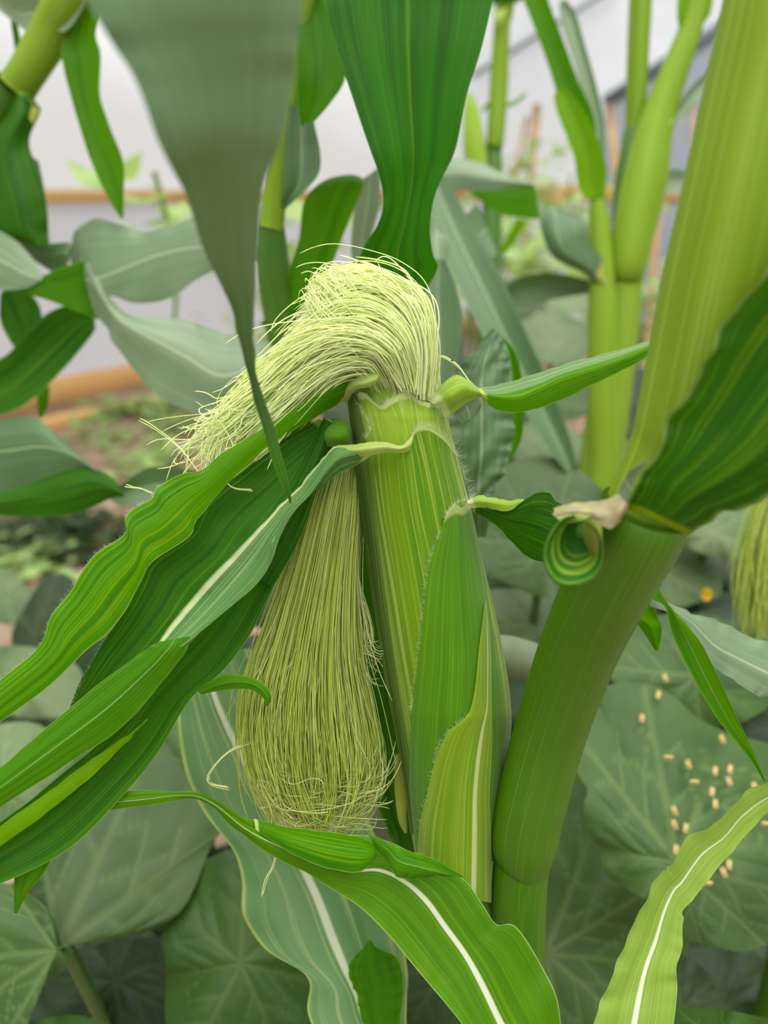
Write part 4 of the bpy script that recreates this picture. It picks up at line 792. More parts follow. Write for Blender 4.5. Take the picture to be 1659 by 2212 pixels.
leaf(P1, [(745, 1150, 812, 1165, 42), (738, 1250, 830, 1260, 42), (760, 1400, 850, 1400, 42), (790, 1550, 880, 1540, 42), (800, 1690, 900, 1680, 42), (840, 1800, 900, 1800, 42), (880, 1880, 905, 1880, 41)], M['deep'], nu=60, nv=17, cup=.5, rip=(.06, 9), fine=.06, seed=29)
leaf(P1, [(852, 1630, 862, 1630, 37.6), (852, 1700, 876, 1690, 37.6), (860, 1770, 878, 1760, 37.6), (874, 1800, 880, 1798, 37.6)], M['ochre'], name='dry_bract', nu=24, nv=7, cup=-.1)

# ------------------------------------------------------------------ maize plants behind
# plant with the blade that hangs over the silk
P4 = thing('maize_plant', 'maize plant behind the silk tuft, one broad blade hanging point-down above it', 'plant', base_of(640, 900, 62), 'maize plants')
stem(P4, [(640, 900, 62, 34), (622, 780, 61, 36), (606, 680, 60, 37), (592, 590, 59, 36), (586, 500, 58, 30), (585, 488, 58, 29)], M['stalk'], to_ground=True)
stem(P4, [(584, 494, 57.8, 29), (588, 470, 57.6, 27), (597, 400, 57, 26), (613, 280, 56, 28), (634, 120, 55, 31), (650, -20, 54, 33), (690, -400, 52, 34), (720, -700, 51, 30)], M['sheath'], name='upper_stalk')
leaf(P4, [(735, -900, 760, -700, 51, 50.5), (790, -860, 900, -700, 47, 48), (760, -520, 1080, -560, 43.5, 44), (690, -240, 1090, -260, 42, 42.5), (686, -60, 1072, -60, 42), (700, 20, 1062, 10, 42), (722, 95, 1040, 105, 42), (762, 215, 1009, 205, 42.2), (801, 330, 985, 312, 42.4), (826, 400, 954, 385, 42.8), (829, 440, 936, 440, 43), (812, 490, 930, 500, 43.2), (784, 535, 935, 550, 43.6), (772, 578, 946, 578, 44), (778, 620, 922, 622, 44.4), (800, 680, 880, 690, 45), (830, 740, 850, 745, 45.5)],
     M['hang'], nu=120, nv=27, cup=.7, rip=(.12, 5), seed=41)
leaf(P4, [(640, -40, 700, -80, 54.5), (634, 40, 722, 20, 53.6), (636, 120, 742, 120, 52.8), (640, 180, 744, 175, 52.6), (645, 240, 712, 225, 52.8), (650, 272, 680, 262, 53)], M['lit'], nu=40, nv=13, cup=.5, seed=42)
leaf(P4, [(640, 110, 660, 130, 55.8), (620, 240, 678, 260, 54.6), (612, 330, 692, 330, 54.2), (610, 400, 686, 380, 54.2), (606, 440, 640, 430, 54.4), (610, 455, 618, 450, 54.6)], M['grey'], nu=40, nv=13, cup=.6, seed=43)
leaf(P4, [[(560, 700, 60), (610, 720, 59.4), (640, 700, 59.6)], [(620, 640, 59), (640, 645, 58.6), (668, 640, 58.8)], [(622, 590, 58.4), (665, 590, 58), (712, 580, 58.4)], [(645, 520, 58), (695, 515, 57.6), (745, 500, 58)], [(655, 440, 57.6), (712, 440, 57.2), (770, 440, 57.6)], [(680, 404, 57.4), (735, 396, 56.8), (786, 398, 57.2)], [(720, 382, 58), (755, 378, 57.4), (784, 386, 57.6)], [(760, 382, 59), (775, 380, 58.6), (786, 390, 58.6)]], M['lit'], nu=50, nv=15, seed=44)
leaf(P4, [(785, 386, 820, 360, 58.2, 59), (770, 430, 822, 400, 58.4, 59.4), (762, 480, 818, 450, 58.6, 59.6), (758, 540, 800, 520, 59, 60), (766, 600, 790, 580, 59.6, 60.4), (772, 650, 780, 650, 60)], M['pale'], nu=40, nv=11, cup=.4, seed=45)
# long leaves of the same plant that reach out to the left and twist over
leaf(P4, [[(585, 520, 59), (588, 545, 58.5), (590, 580, 59)], [(520, 470, 61), (525, 520, 60), (520, 560, 60.6)], [(440, 462, 63), (440, 532, 62), (430, 602, 62.6)], [(380, 488, 64.5), (382, 540, 63.4), (375, 642, 64)], [(320, 500, 65.6), (320, 558, 64.6), (295, 655, 65.2)], [(262, 486, 66.8), (262, 582, 65.8), (245, 640, 66.2)], [(206, 470, 68), (212, 600, 67), (205, 640, 67)], [(166, 500, 69), (180, 590, 68.4), (190, 640, 68.4)], [(150, 555, 70), (160, 600, 69.6), (172, 640, 69.6)]], M['pale'], nu=70, nv=21, rip=(.2, 4), seed=46)
leaf(P4, [[(604, 740, 60), (604, 760, 59.6), (604, 780, 60)], [(520, 726, 60), (530, 800, 59), (520, 850, 59.6)], [(450, 708, 60.2), (470, 810, 59.2), (440, 888, 60)], [(392, 690, 60.6), (400, 770, 59.4), (366, 870, 60.4)], [(300, 686, 61), (310, 722, 59.8), (300, 815, 60.8)], [(246, 650, 61.4), (256, 690, 60.2), (250, 745, 61.2)], [(205, 598, 61.6), (222, 645, 60.6), (226, 700, 61.8)], [(186, 562, 62), (198, 610, 61.4), (215, 690, 62.2)], [(172, 558, 63), (180, 600, 62.8), (200, 690, 63)]], M['pale'], nu=80, nv=21, rip=(.15, 5), seed=47)
leaf(P4, [[(187, 560, 62.2), (205, 620, 62.4), (226, 694, 62.4)], [(150, 572, 62.6), (160, 630, 62.8), (172, 674, 62.8)], [(90, 596, 63), (95, 625, 63), (102, 648, 63)], [(34, 618, 63.4), (38, 624, 63.4), (40, 630, 63.4)]], M['lit'], nu=40, nv=15, seed=48, rip=(.06, 3))
leaf(P4, [[(92, 590, 63), (90, 604, 62.8), (60, 622, 63)], [(62, 548, 63.4), (52, 590, 63), (30, 626, 63.2)], [(20, 510, 64), (5, 565, 63.6), (-10, 626, 63.8)], [(-60, 470, 65), (-70, 540, 64.6), (-80, 610, 64.8)]], M['pale'], nu=40, nv=15, seed=49)

# plant at the upper left
P5 = thing('maize_plant', 'maize plant with a slanting stalk and dark drooping blades in the upper left corner', 'plant', base_of(-330, 1100, 74), 'maize plants')
stem(P5, [(-330, 1100, 74, 40), (-240, 760, 73, 44), (-140, 500, 71, 46), (-60, 330, 69, 48), (0, 242, 68, 46), (35, 192, 67, 44)], M['stalk'], to_ground=True)
stem(P5, [(36, 190, 67, 38), (62, 150, 66.5, 38), (110, 70, 66, 43), (150, 0, 65, 47), (210, -110, 64, 48), (330, -330, 62, 44), (460, -560, 60, 36)], M['sheath'], name='upper_stalk')
leaf(P5, [[(20, 190, 67.4), (44, 198, 65.6), (66, 204, 66.6)], [(0, 260, 67), (40, 250, 65), (86, 240, 66.4)], [(-60, 330, 67), (10, 330, 65), (64, 310, 66)], [(-70, 420, 66.4), (30, 430, 64.6), (96, 410, 66)], [(-40, 500, 66), (50, 495, 64.8), (104, 490, 66)], [(40, 520, 65.8), (80, 530, 65.2), (108, 532, 65.8)]], M['deep'], nu=50, nv=19, rip=(.15, 4), seed=51)
leaf(P5, [(62, 330, 84, 350, 67.5), (74, 400, 98, 420, 67.6), (84, 470, 104, 480, 67.8), (100, 520, 106, 522, 68)], M['pale'], nu=30, nv=9, cup=.3)
leaf(P5, [[(36, 190, 66.2), (40, 196, 65.8), (46, 204, 66)], [(52, 212, 65.8), (58, 214, 65.4), (66, 220, 65.6)], [(70, 222, 65.6), (78, 232, 65.2), (86, 244, 65.4)], [(60, 250, 65.6), (66, 262, 65.4), (72, 272, 65.6)]], M['ochre'], name='ligule', nu=20, nv=9)
leaf(P5, [(215, -100, 235, -60, 64, 63.5), (170, -20, 230, 0, 64.6, 64), (134, 95, 208, 72, 65), (137, 145, 218, 120, 65), (152, 205, 216, 195, 65.2), (172, 275, 228, 252, 65.4), (192, 335, 246, 295, 65.6), (214, 390, 266, 345, 65.8), (240, 440, 268, 400, 66), (262, 474, 267, 470, 66.2)], M['lit'], nu=60, nv=15, cup=.4, rip=(.1, 4), seed=52)
leaf(P5, [(200, -80, 215, -50, 63.6), (120, -10, 150, 60, 64, 64.4), (70, -12, 110, 62, 64.4, 64.8), (20, -10, 66, 70, 65, 65.4), (-20, -30, 20, 40, 66, 66.2), (-80, -60, -60, -20, 67)], M['pale'], nu=40, nv=13, cup=.5, seed=53)
leaf(P5, [(22, 40, 38, 50, 66), (28, 80, 44, 84, 66.2), (34, 115, 46, 116, 66.4), (40, 135, 43, 136, 66.5)], M['deep'], nu=20, nv=7, cup=.2)
leaf(P5, [[(-140, 500, 71), (-130, 540, 70.6), (-120, 580, 71)], [(-40, 480, 70), (-35, 500, 69.6), (-30, 530, 70)], [(30, 500, 69), (35, 520, 68.6), (40, 545, 69)], [(90, 525, 68.4), (95, 550, 68), (100, 580, 68.4)], [(150, 524, 68), (140, 545, 67.6), (120, 590, 68)], [(158, 540, 68), (150, 560, 67.8), (140, 590, 68)]], M['grey'], nu=40, nv=13, seed=54)
leaf(P5, [(-230, 760, -210, 850, 73), (-100, 780, -90, 900, 70), (0, 775, 0, 896, 68.6), (60, 715, 62, 868, 68), (105, 675, 135, 800, 67.6), (150, 660, 190, 735, 67.4), (204, 670, 206, 712, 67.2)], M['deep'], nu=50, nv=17, cup=.8, seed=55)
leaf(P5, [(0, 635, 20, 610, 70), (0, 690, 72, 640, 70), (20, 735, 90, 690, 70), (40, 760, 60, 740, 70)], M['deep'], nu=30, nv=11, cup=.5, seed=57)
leaf(P5, [[(-260, 900, 74), (-255, 960, 73), (-250, 1010, 74)], [(-120, 905, 66), (-115, 960, 65), (-110, 1090, 66)], [(-20, 908, 63), (-10, 975, 62), (-5, 1068, 62.6)], [(75, 903, 61.4), (85, 965, 60.4), (90, 1045, 61)], [(135, 950, 60.6), (150, 980, 59.6), (150, 1016, 60)], [(190, 998, 60), (205, 1015, 59.2), (215, 1032, 59.6)], [(252, 1052, 59.4), (258, 1062, 59), (262, 1072, 59.2)]], M['grey'], nu=60, nv=19, rip=(.1, 3), seed=58)
leaf(P5, [[(-20, 1068, 61.6), (-18, 1088, 61), (-14, 1112, 61.4)], [(60, 1046, 60.8), (64, 1078, 60.2), (66, 1116, 60.6)], [(130, 1018, 60), (140, 1062, 59.4), (146, 1112, 60)], [(190, 1008, 59.6), (196, 1048, 59), (206, 1092, 59.6)], [(240, 1030, 59.2), (240, 1055, 58.8), (244, 1075, 59.2)], [(268, 1066, 59), (268, 1070, 58.9), (268, 1074, 59)]], M['deep'], nu=50, nv=15, seed=59)
leaf(P5, [(215, 1060, 228, 1075, 60.6), (262, 1046, 268, 1090, 60.6), (320, 1010, 330, 1088, 60.8), (385, 1012, 386, 1070, 61), (440, 1020, 438, 1050, 61.2), (480, 1040, 478, 1046, 61.4)], M['grey'], nu=40, nv=13, cup=.5, seed=60)
leaf(P5, [(78, 845, 108, 832, 74), (80, 880, 104, 872, 74), (84, 905, 92, 902, 74)], M['lit'], nu=16, nv=7)

# the pair of stalks to the right, with a young side shoot
P2 = thing('maize_plant', 'maize plant beside the canes, its stalk joined by an upright bright green young ear shoot', 'plant', base_of(1240, 1400, 88), 'maize plants')
stem(P2, [(1255, 1400, 88, 44), (1290, 1060, 88, 44), (1312, 900, 88, 45), (1332, 740, 88, 44), (1346, 620, 88, 40), (1350, 592, 88, 39)], M['sheath'], to_ground=True)
stem(P2, [(1352, 598, 87.4, 34), (1354, 580, 87, 40), (1366, 510, 87, 46), (1392, 390, 87, 48), (1412, 290, 87, 40), (1440, 200, 87, 33), (1478, 100, 87, 27), (1498, 40, 87, 24), (1520, -60, 87, 24)], M['sheath'], name='leaf_sheath')
stem(P2, [(1338, 480, 89, 18), (1352, 380, 89, 22), (1366, 300, 89, 21), (1369, 284, 89, 20)], M['stalk'])
stem(P2, [(1368, 290, 89, 18), (1372, 250, 89, 21), (1378, 120, 88.5, 23), (1384, 0, 88, 24), (1396, -200, 87, 24), (1410, -400, 86, 20)], M['sheath'], name='upper_stalk')
stem(P2, [(1262, 1400, 86, 30), (1292, 1120, 86, 30), (1304, 1000, 86, 30), (1302, 860, 86, 32), (1302, 700, 86, 31), (1300, 620, 86, 28), (1298, 560, 86, 26), (1294, 480, 86, 22), (1290, 430, 86, 16)], M['sheath'], name='side_shoot')
leaf(P2, [(1278, 440, 1302, 446, 85.6), (1250, 405, 1308, 405, 85.2), (1240, 340, 1310, 360, 84.8), (1218, 280, 1292, 300, 84.6), (1200, 232, 1262, 240, 84.6), (1197, 205, 1240, 208, 84.8), (1208, 192, 1222, 194, 85)], M['lime'], nu=50, nv=15, cup=.6, seed=61)
leaf(P2, [(1262, 390, 1290, 390, 86.8), (1222, 270, 1285, 260, 86.2), (1190, 160, 1252, 180, 86), (1162, 80, 1218, 90, 86), (1130, 0, 1188, 10, 86), (1090, -90, 1160, -80, 86)], M['lit'], nu=50, nv=15, cup=.7, seed=62)
leaf(P2, [(1280, 400, 1304, 400, 87.6), (1276, 280, 1306, 280, 87.4), (1250, 170, 1290, 190, 87.2), (1222, 80, 1262, 90, 87.2), (1208, 20, 1244, 30, 87.2), (1212, 0, 1222, 0, 87.2)], M['pale'], nu=40, nv=13, cup=.5, seed=63)
leaf(P2, [(1430, 255, 1448, 278, 86.2), (1462, 228, 1475, 262, 86), (1500, 180, 1508, 216, 85.8), (1560, 130, 1565, 190, 85.6), (1640, 100, 1640, 160, 85.4)], M['pale'], nu=30, nv=11, cup=.5, seed=64)
leaf(P2, [[(1402, 262, 86), (1420, 270, 85.6), (1440, 262, 85.8)], [(1410, 276, 85.6), (1428, 280, 85.2), (1446, 276, 85.4)], [(1428, 268, 85.5), (1446, 262, 85.3), (1460, 250, 85.5)]], M['yellow'], name='ligule', nu=16, nv=9)
leaf(P2, [(1468, 70, 1505, 66, 86.6), (1462, 30, 1534, 30, 86), (1466, -20, 1540, -20, 86), (1480, -120, 1530, -120, 86)], M['lime'], nu=24, nv=11, cup=.6, seed=65)
leaf(P2, [[(1304, 640, 85.4), (1310, 630, 85), (1318, 620, 85.2)], [(1262, 592, 84.6), (1280, 580, 84.2), (1300, 560, 84.6)], [(1200, 560, 84), (1225, 545, 83.4), (1272, 520, 84)], [(1176, 520, 83.8), (1206, 510, 83.2), (1270, 486, 84)], [(1166, 476, 84), (1200, 468, 83.6), (1262, 472, 84.4)], [(1172, 450, 84.4), (1195, 446, 84.2), (1230, 458, 84.6)]], M['grey'], nu=50, nv=15, seed=66)
leaf(P2, [[(1318, 636, 84.8), (1316, 624, 84.6), (1312, 612, 84.8)], [(1290, 612, 84.8), (1294, 598, 84.4), (1302, 582, 84.6)], [(1266, 590, 84.8), (1280, 572, 84.4), (1300, 560, 84.6)]], M['ochre'], name='ligule', nu=16, nv=9)
leaf(P2, [(1400, 424, 1410, 380, 90, 90.6), (1440, 420, 1450, 366, 91), (1490, 416, 1500, 372, 91), (1540, 420, 1540, 380, 91)], M['pale'], nu=20, nv=9, cup=.4)
leaf(P2, [(1290, 610, 1300, 630, 86), (1200, 590, 1230, 640, 88), (1120, 600, 1130, 660, 90), (1080, 640, 1090, 670, 91)], M['grey'], nu=30, nv=11, cup=.5, seed=68)

# thin stalk with its own small ear, farther back
P3 = thing('maize_plant', 'thin-stalked maize plant in soft blur with a small pale ear, close behind the hanging blade', 'plant', base_of(1040, 1100, 112), 'maize plants')
stem(P3, [(1040, 1100, 112, 22), (1054, 700, 112, 24), (1062, 470, 112, 22), (1066, 330, 112, 18), (1067, 312, 112, 19)], M['stalk'], to_ground=True)
stem(P3, [(1067, 322, 111.6, 16), (1070, 300, 111.4, 19), (1078, 180, 111, 20), (1084, 60, 110, 18), (1090, 20, 110, 20), (1100, -80, 110, 22), (1120, -300, 110, 20)], M['sheath'], name='upper_stalk')
e3 = stem(P3, [(1046, 430, 111, 14), (1032, 380, 110.6, 24), (1024, 310, 110.4, 24), (1018, 240, 110.4, 16), (1014, 205, 110.4, 7)], M['husk_in'], name='ear')
leaf(P3, [[(1064, 20, 108), (1075, 24, 107.6), (1094, 16, 108)], [(1066, 36, 107.8), (1076, 40, 107.4), (1090, 32, 107.8)], [(1072, 52, 107.8), (1077, 54, 107.6), (1082, 50, 107.8)]], M['yellow'], name='ligule', nu=14, nv=7)
leaf(P3, [(1064, 10, 1120, 6, 108), (1062, -20, 1130, -10, 107), (1050, -80, 1120, -80, 106)], M['deep'], nu=14, nv=7)
leaf(P3, [(1040, 236, 1044, 244, 111), (1064, 214, 1066, 224, 110.4), (1100, 222, 1104, 230, 110.2), (1136, 200, 1138, 206, 110)], M['lime'], nu=20, nv=7)
leaf(P3, [[(940, 350, 84), (944, 380, 83.4), (948, 420, 83.6)], [(985, 342, 83.4), (990, 372, 82.6), (1000, 412, 82.8)], [(1040, 352, 82.6), (1045, 380, 81.8), (1055, 412, 82)], [(1100, 382, 81.8), (1108, 392, 81.4), (1118, 404, 81.6)], [(1150, 396, 81.4), (1152, 398, 81.3), (1156, 402, 81.4)]], M['pale'], nu=40, nv=13, seed=71)
leaf(P3, [[(1014, 414, 82.6), (1018, 418, 82.6), (1030, 428, 82.6)], [(1060, 410, 82), (1065, 430, 82), (1080, 462, 82)], [(1110, 404, 81.6), (1115, 432, 81.6), (1125, 470, 81.8)], [(1152, 397, 81.4), (1160, 430, 81.4), (1167, 474, 81.6)]], M['lit'], nu=30, nv=13, seed=72)
leaf(P3, [(920, 380, 948, 360, 80), (925, 440, 985, 424, 78.4), (945, 520, 1040, 520, 76.4), (985, 610, 1085, 600, 74.8), (1030, 700, 1120, 680, 73.4), (1080, 800, 1160, 770, 72.2), (1128, 880, 1200, 860, 71.4), (1180, 960, 1236, 960, 70.6), (1222, 1020, 1246, 1016, 70.2)], M['grey'], nu=80, nv=21, cup=.8, seed=73)
leaf(P3, [(1025, 450, 1064, 540, 79), (1030, 440, 1075, 545, 78.6), (1000, 470, 1060, 560, 78)], M['grey'], nu=10, nv=7)
leaf(P3, [(930, 460, 948, 500, 62, 62.4), (920, 540, 968, 520, 61, 61.4), (925, 590, 968, 570, 60.4, 61), (930, 620, 945, 618, 60.2)], M['pale'], nu=24, nv=9)
leaf(P3, [(940, 560, 960, 560, 59.6), (905, 620, 985, 620, 58.8), (900, 700, 1000, 700, 58.2), (915, 780, 985, 790, 57.8), (935, 850, 960, 860, 57.6)], M['grey'], nu=40, nv=13, cup=.5, seed=74)
leaf(P3, [[(1066, 712, 50), (1074, 716, 49.8), (1084, 724, 50)], [(1010, 770, 49.6), (1050, 770, 49), (1096, 770, 49.6)], [(978, 830, 49.4), (1040, 830, 48.6), (1106, 830, 49.2)], [(970, 900, 49.2), (1040, 900, 48.4), (1110, 900, 49)], [(972, 970, 49), (1040, 975, 48.2), (1104, 970, 48.8)], [(985, 1030, 49), (1035, 1040, 48.4), (1082, 1040, 48.8)], [(1010, 1080, 49), (1035, 1085, 48.6), (1060, 1080, 48.8)], [(1020, 1160, 50), (1035, 1160, 49.8), (1050, 1160, 50)]], M['grey'], nu=110, nv=25, rip=(.2, 11), fine=.10, seed=75)
leaf(P3, [(1080, 726, 1086, 724, 52), (1098, 760, 1118, 772, 52), (1108, 850, 1130, 850, 52), (1106, 950, 1128, 940, 52), (1090, 1010, 1100, 1000, 52)], M['lit'], nu=30, nv=9, cup=.3, seed=76)
leaf(P3, [(1078, 540, 1092, 548, 95), (1096, 510, 1116, 516, 94.4), (1118, 470, 1140, 478, 94)], M['lime'], nu=16, nv=7)

# plant off to the right: only its hanging silk reaches in
P7 = thing('maize_plant', 'maize plant at the right edge, showing only its blurred yellow hanging silk', 'plant', base_of(1860, 1500, 62), 'maize plants')
stem(P7, [(1860, 1500, 62, 50), (1850, 1200, 62, 50), (1840, 900, 62, 46), (1850, 500, 62, 42)], M['stalk'], to_ground=True)
E7 = stem(P7, [(1830, 1280, 61, 20), (1800, 1200, 60, 50), (1770, 1100, 59.4, 54), (1745, 1020, 59, 44), (1725, 980, 59, 24)], M['husk'], name='ear')
g7 = [[(1740, 990, 59), (1690, 1020, 58.6), (1640, 1090, 58.4), (1612, 1180, 58.4), (1600, 1280, 58.6), (1605, 1380, 58.8)],
      [(1745, 985, 58.6), (1710, 1030, 58), (1675, 1110, 57.8), (1655, 1200, 57.8), (1645, 1300, 58), (1640, 1400, 58.2)],
      [(1750, 990, 58.6), (1735, 1050, 58), (1715, 1130, 57.8), (1700, 1210, 57.8), (1690, 1300, 58), (1680, 1400, 58.2)]]
silk(g7, 420, 'silk', M['silk2'], E7, 81, .035, 8, .8, n=20, dsp=.5)

# ------------------------------------------------------------------ squash plants under the maize
def crown_at(x, y, z=0.0):
    g = ground(x, y, z); return (g[0], g[1])
Q1 = thing('squash_plant', 'squash plant with large smooth-rimmed leaves in the lower left, under the folded maize blades', 'plant', (*U(np.array([250., 1950, 56]))[:2], 0), 'squash plants')
k1 = U(np.array([250., 1950, 56]))[:2]
squash_leaf(Q1, [(110, 2036), (230, 2032), (330, 2008), (400, 1955), (455, 1830), (478, 1780), (420, 1690), (330, 1600), (240, 1590), (140, 1660), (60, 1760), (40, 1900), (60, 1990)], (128, 2046), 50, 'squash_l', gy=-1.6, gx=.4, dome=.5, main=[-.15, -.62, -1.15, -1.75, -2.4], seed=1, crown=k1, serr=.004)
squash_leaf(Q1, [(130, 2030), (110, 1975), (60, 1930), (-20, 1905), (-120, 1960), (-150, 2080), (-100, 2200), (0, 2260), (55, 2230), (62, 2170), (95, 2120), (135, 2100), (148, 2060)], (122, 2052), 48, 'squash', gy=-1.0, dome=.4, main=[-2.2, 3.05, 2.55, 2.1], seed=2, crown=k1, serr=.01)
squash_leaf(Q1, [(358, 2090), (352, 2000), (400, 1900), (480, 1840), (560, 1850), (640, 1930), (680, 2040), (670, 2200), (600, 2300), (420, 2330), (362, 2230)], (520, 2080), 51, 'squash_y', gy=-1.4, dome=.7, seed=3, crown=k1, serr=.01)
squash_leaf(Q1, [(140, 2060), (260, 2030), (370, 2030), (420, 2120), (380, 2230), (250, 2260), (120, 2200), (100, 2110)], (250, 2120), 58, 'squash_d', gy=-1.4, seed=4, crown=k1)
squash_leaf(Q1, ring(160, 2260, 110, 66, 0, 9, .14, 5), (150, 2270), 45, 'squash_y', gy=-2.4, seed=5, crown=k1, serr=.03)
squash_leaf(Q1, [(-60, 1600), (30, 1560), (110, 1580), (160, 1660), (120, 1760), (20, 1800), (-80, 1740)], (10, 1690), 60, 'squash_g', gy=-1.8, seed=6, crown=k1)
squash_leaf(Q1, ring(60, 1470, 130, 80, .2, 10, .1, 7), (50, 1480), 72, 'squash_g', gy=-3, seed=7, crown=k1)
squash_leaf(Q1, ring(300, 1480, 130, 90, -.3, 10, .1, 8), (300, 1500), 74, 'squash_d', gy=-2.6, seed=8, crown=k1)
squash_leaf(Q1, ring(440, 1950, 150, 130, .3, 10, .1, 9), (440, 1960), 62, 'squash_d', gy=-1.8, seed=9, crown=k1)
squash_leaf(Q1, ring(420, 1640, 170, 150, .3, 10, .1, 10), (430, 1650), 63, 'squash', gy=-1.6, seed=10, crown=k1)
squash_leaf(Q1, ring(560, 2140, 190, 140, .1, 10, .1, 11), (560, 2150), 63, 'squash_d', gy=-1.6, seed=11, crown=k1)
squash_leaf(Q1, [(95, 1250), (140, 1240), (165, 1270), (140, 1340), (90, 1410), (40, 1430), (25, 1370), (60, 1300)], (70, 1370), 88, 'squash_d', gy=-3, seed=12)
squash_leaf(Q1, ring(15, 1290, 70, 50, .3, 12, .2, 13), (15, 1300), 110, 'squash_g', gy=-4, seed=13, serr=.05)
squash_leaf(Q1, ring(-40, 2150, 150, 110, .2, 10, .1, 14), (-40, 2160), 62, 'squash_d', gy=-1.8, seed=14)
squash_leaf(Q1, ring(220, 1760, 190, 140, .2, 10, .1, 15), (220, 1770), 66, 'squash_d', gy=-1.8, seed=15)

Q2 = thing('squash_plant', 'squash plant at lower right, its largest leaf sprinkled with tan fallen anthers', 'plant', (*U(np.array([1450., 1900, 60]))[:2], 0), 'squash plants')
k2 = U(np.array([1450., 1900, 60]))[:2]
S5 = dict(c=(1462, 1862), d0=51.0, gx=.35, gy=-1.5)
squash_leaf(Q2, [(1310, 1482), (1390, 1474), (1450, 1500), (1500, 1545), (1580, 1585), (1690, 1620), (1760, 1740), (1760, 1880), (1700, 1960), (1560, 1900), (1470, 1880), (1440, 1910), (1400, 1942), (1340, 1912), (1302, 1880), (1296, 1832), (1268, 1796), (1262, 1740), (1268, 1706), (1246, 1660), (1262, 1590), (1290, 1530)], dome=.5, mat='squash', main=[-2.25, -1.75, -1.2, -.7, -.25, 3.3], seed=21, crown=k2, serr=.012, **S5)
squash_leaf(Q2, [(1470, 1870), (1540, 1850), (1640, 1850), (1760, 1930), (1740, 2020), (1660, 2040), (1610, 2056), (1560, 2050), (1500, 2036), (1462, 2030), (1440, 1980), (1440, 1920)], (1466, 1868), 50.6, 'squash_l', gy=-1.2, gx=.4, dome=.6, main=[.25, .75, 1.3], seed=22, serr=.014)
squash_leaf(Q2, [(1190, 1720), (1270, 1700), (1320, 1880), (1400, 1960), (1420, 2080), (1380, 2200), (1300, 2300), (1160, 2320), (1100, 2200), (1120, 1960), (1150, 1800)], (1180, 2060), 60, 'squash', gy=-1.5, dome=.4, main=[-.55, .1, .7, -1.2, 1.4, -2.2], seed=23, crown=k2)
squash_leaf(Q2, ring(1500, 1440, 190, 120, .15, 11, .08, 24), (1500, 1460), 62, 'squash', gy=-2, seed=24, crown=k2)
squash_leaf(Q2, ring(1680, 1560, 150, 120, .2, 11, .08, 25), (1690, 1570), 64, 'squash_d', gy=-2, seed=25, crown=k2)
squash_leaf(Q2, ring(1600, 1400, 170, 90, 0, 11, .1, 26), (1600, 1420), 74, 'squash_d', gy=-2.6, seed=26, crown=k2)
squash_leaf(Q2, [(1440, 2060), (1520, 2090), (1560, 2160), (1600, 2230), (1540, 2300), (1430, 2280), (1400, 2160)], (1470, 2180), 62, 'squash_d', gy=-1.6, seed=27, crown=k2)
squash_leaf(Q2, [(1440, 2190), (1500, 2176), (1580, 2184), (1640, 2196), (1720, 2210), (1700, 2290), (1560, 2320), (1440, 2290)], (1560, 2260), 40, 'squash_y', gy=-2.4, seed=28, crown=k2)
squash_leaf(Q2, ring(1240, 1500, 150, 150, .3, 11, .1, 29), (1250, 1520), 68, 'squash_d', gy=-2, seed=29)
squash_leaf(Q2, ring(1240, 1950, 210, 200, .3, 11, .1, 30), (1250, 1960), 68, 'squash_d', gy=-1.8, seed=30)
squash_leaf(Q2, ring(1560, 2180, 190, 130, .1, 11, .1, 33), (1560, 2190), 78, 'squash_d', gy=-2, seed=33)  # this leaf and the next are added dark over a gap of shaded soil
squash_leaf(Q2, ring(1420, 2250, 160, 120, .1, 11, .1, 34), (1420, 2260), 84, 'squash_d', gy=-2, seed=34)
squash_leaf(Q2, ring(960, 1760, 150, 180, .3, 11, .1, 31), (960, 1780), 58, 'squash', gy=-1.6, seed=31)
squash_leaf(Q2, ring(960, 2080, 190, 170, .3, 11, .1, 32), (960, 2090), 58, 'squash_d', gy=-1.6, seed=32)

Q3 = thing('squash_plant', 'squash plant with broad pale leaves between the ear and the leaning stalk', 'plant', (*U(np.array([1180., 1250, 76]))[:2], 0), 'squash plants')
k3 = U(np.array([1180., 1250, 76]))[:2]
squash_leaf(Q3, [(1056, 1090), (1075, 1020), (1130, 990), (1210, 992), (1270, 1030), (1320, 1080), (1340, 1150), (1310, 1230), (1250, 1280), (1180, 1292), (1100, 1262), (1040, 1230), (1015, 1150)], (1180, 1180), 66, 'squash_l', gy=-2.4, dome=.5, seed=41, crown=k3)
squash_leaf(Q3, ring(1140, 1340, 140, 66, .1, 11, .1, 42), (1150, 1350), 72, 'squash_g', gy=-3, seed=42, crown=k3)
squash_leaf(Q3, ring(1560, 1140, 130, 70, .25, 11, .1, 43), (1540, 1150), 78, 'squash_g', gy=-3, seed=43, crown=k3)
squash_leaf(Q3, ring(1450, 1230, 110, 70, .5, 11, .1, 44), (1440, 1240), 80, 'squash_g', gy=-3, seed=44, crown=k3)
squash_leaf(Q3, ring(1570, 1230, 90, 50, .5, 11, .1, 45), (1570, 1240), 84, 'squash_d', gy=-3, seed=45, crown=k3)
squash_leaf(Q3, ring(1560, 1330, 130, 44, .15, 11, .1, 46), (1560, 1340), 80, 'squash_d', gy=-3, seed=46, crown=k3)
squash_leaf(Q3, ring(1180, 960, 90, 50, .1, 11, .1, 47), (1180, 970), 100, 'squash_g', gy=-4, seed=47, crown=k3)
squash_leaf(Q3, ring(1190, 860, 100, 60, -.1, 11, .1, 48), (1190, 870), 110, 'squash', gy=-5, seed=48, crown=k3)
squash_leaf(Q3, ring(1200, 730, 90, 50, .2, 11, .12, 49), (1200, 740), 120, 'squash_g', gy=-6, seed=49, crown=k3)
